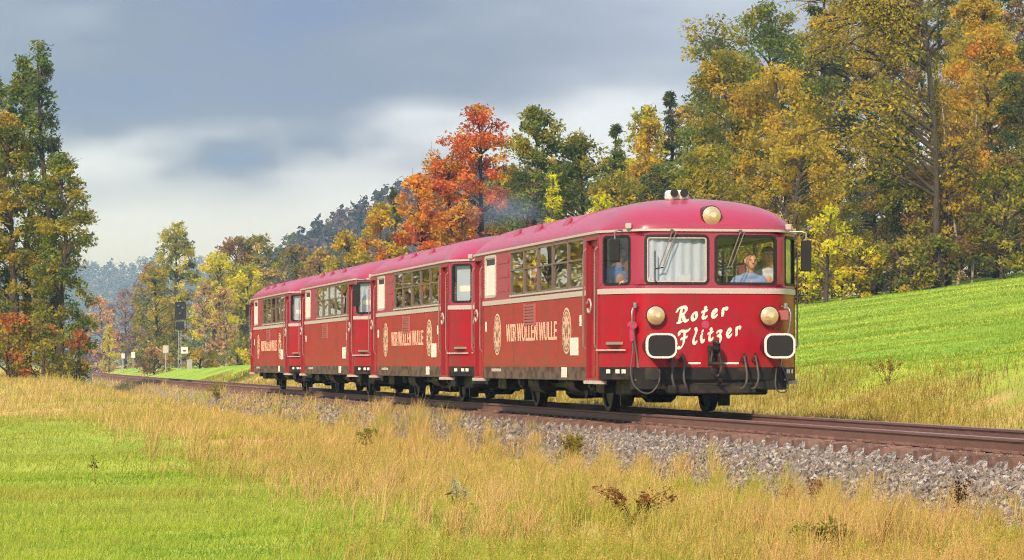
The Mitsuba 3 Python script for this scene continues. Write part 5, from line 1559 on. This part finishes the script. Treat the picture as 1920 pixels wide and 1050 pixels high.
mast = [tube([(a, c, 0), (a * 0.8, c * 0.8, zt - 0.1)], 0.025, 5) for a in (-0.11, 0.11) for c in (-0.11, 0.11)]
for i in range(9):
    z0 = 0.2 + i * (zt - 0.4) / 9
    z1 = z0 + (zt - 0.4) / 9
    mast += [tube([(-0.10, -0.10, z0), (0.10, -0.10, z1)], 0.014, 4), tube([(0.10, 0.10, z0), (-0.10, 0.10, z1)], 0.014, 4), tube([(-0.1, 0.1, z0), (-0.1, -0.1, z1)], 0.014, 4)]
spart('mast', cat(mast), 'post_grey')
hd = spart('head', onto(extrude(rrect(-0.42, 0.42, zt - 1.35, zt, 0.16), 0.12), (0.05, -0.16, 0), (1, 0, 0), (0, 0, 1)), 'dark_metal')
for (a, z) in ((-0.12, zt - 0.28), (0.2, zt - 0.45), (-0.02, zt - 0.85)):
    put(hd + '__hood', tube([(a, -0.16, z), (a, -0.42, z - 0.02)], [0.09, 0.10], 14, caps=False), 'dark_metal', 40, to_world=M)
    put(hd + '__lens', onto(extrude(Point(0, 0).buffer(0.075), 0.01), (a, -0.285, z), (1, 0, 0), (0, 0, 1)), 'steel', to_world=M)
spart('lower_head', onto(extrude(rrect(-0.32, 0.32, zt - 2.1, zt - 1.48, 0.08), 0.10), (0.02, -0.14, 0), (1, 0, 0), (0, 0, 1)), 'dark_metal')
spart('platform', cat([bx(-0.4, 0.5, -0.1, 0.4, zt - 2.32, zt - 2.26), tube([(0.5, 0.38, zt - 2.3), (0.5, 0.38, zt - 1.3)], 0.02, 5), tube([(-0.4, 0.38, zt - 2.3), (-0.4, 0.38, zt - 1.3)], 0.02, 5), tube([(-0.4, 0.38, zt - 1.3), (0.5, 0.38, zt - 1.3)], 0.02, 5)]), 'dark_metal')
pl = spart('plate', onto(extrude(sbox(0.10, 1.35, 0.62, 1.85), 0.02), (0, -0.16, 0), (1, 0, 0), (0, 0, 1)), 'white_paint')
put(pl + '__mark', onto(extrude(sbox(0.24, 1.50, 0.48, 1.60), 0.006), (0, -0.182, 0), (1, 0, 0), (0, 0, 1)), 'dark_metal', to_world=M)
spart('relay_box', bx(0.55, 0.95, -0.1, 0.2, 0.0, 0.9, 0.03), 'post_grey')


def signpost(label, px, top, bottom, w_px, h_px, Y, plate, name='track_sign', category='sign'):
    key = thing(name, label, category)
    x, y, zt_ = at(px, top, Y)
    zb = float(height(x, y)) - 0.05
    put(key + '__post', tube([(x, y, zb), (x, y, zt_)], 0.05, 8), 'post_grey', 40)
    w, h = w_px / F * Y, h_px / F * Y
    put(key + '__plate', bx(x - w / 2, x + w / 2, y - 0.09, y - 0.055, zt_ - h, zt_, 0.01), plate)
    put(key + '__edge', bx(x - w / 2 - 0.02, x + w / 2 + 0.02, y - 0.054, y - 0.03, zt_ - h - 0.02, zt_ + 0.02), 'post_grey')


signpost('cream square sign on a short post left of the signal', 311, 648, 690, 10, 14, 262, 'cream_trim')
signpost('white sign near the vanishing rails, right of the pair', 250, 660, 690, 7, 11, 330, 'white_paint')
signpost('white sign near the vanishing rails, left of the pair', 231, 663, 690, 6, 9, 330, 'white_paint')
key = thing('marker_post', 'short white marker post under the left tree wall', 'post')
x, y, z = at(141, 668, 150)
zb = float(height(x, y)) - 0.1
put(key + '__shaft', cat([bx(x - 0.07, x + 0.07, y - 0.07, y + 0.07, zb, z, 0.015)]), 'white_paint')
put(key + '__cap', trimesh.convex.convex_hull(np.array([(x - 0.08, y - 0.08, z + .002), (x + 0.08, y - 0.08, z + .002), (x + 0.08, y + 0.08, z + .002), (x - 0.08, y + 0.08, z + .002), (x, y, z + 0.09)])), 'post_grey')
key = thing('marker_post', 'low pale marker post just right of the taller white one', 'post')
x, y, z = at(170, 684, 165)
zb = float(height(x, y)) - 0.1
put(key + '__shaft', cat([bx(x - 0.07, x + 0.07, y - 0.07, y + 0.07, zb, z, 0.015)]), 'white_paint')
put(key + '__cap', bx(x - 0.08, x + 0.08, y - 0.08, y + 0.08, z + 0.002, z + 0.03), 'post_grey')
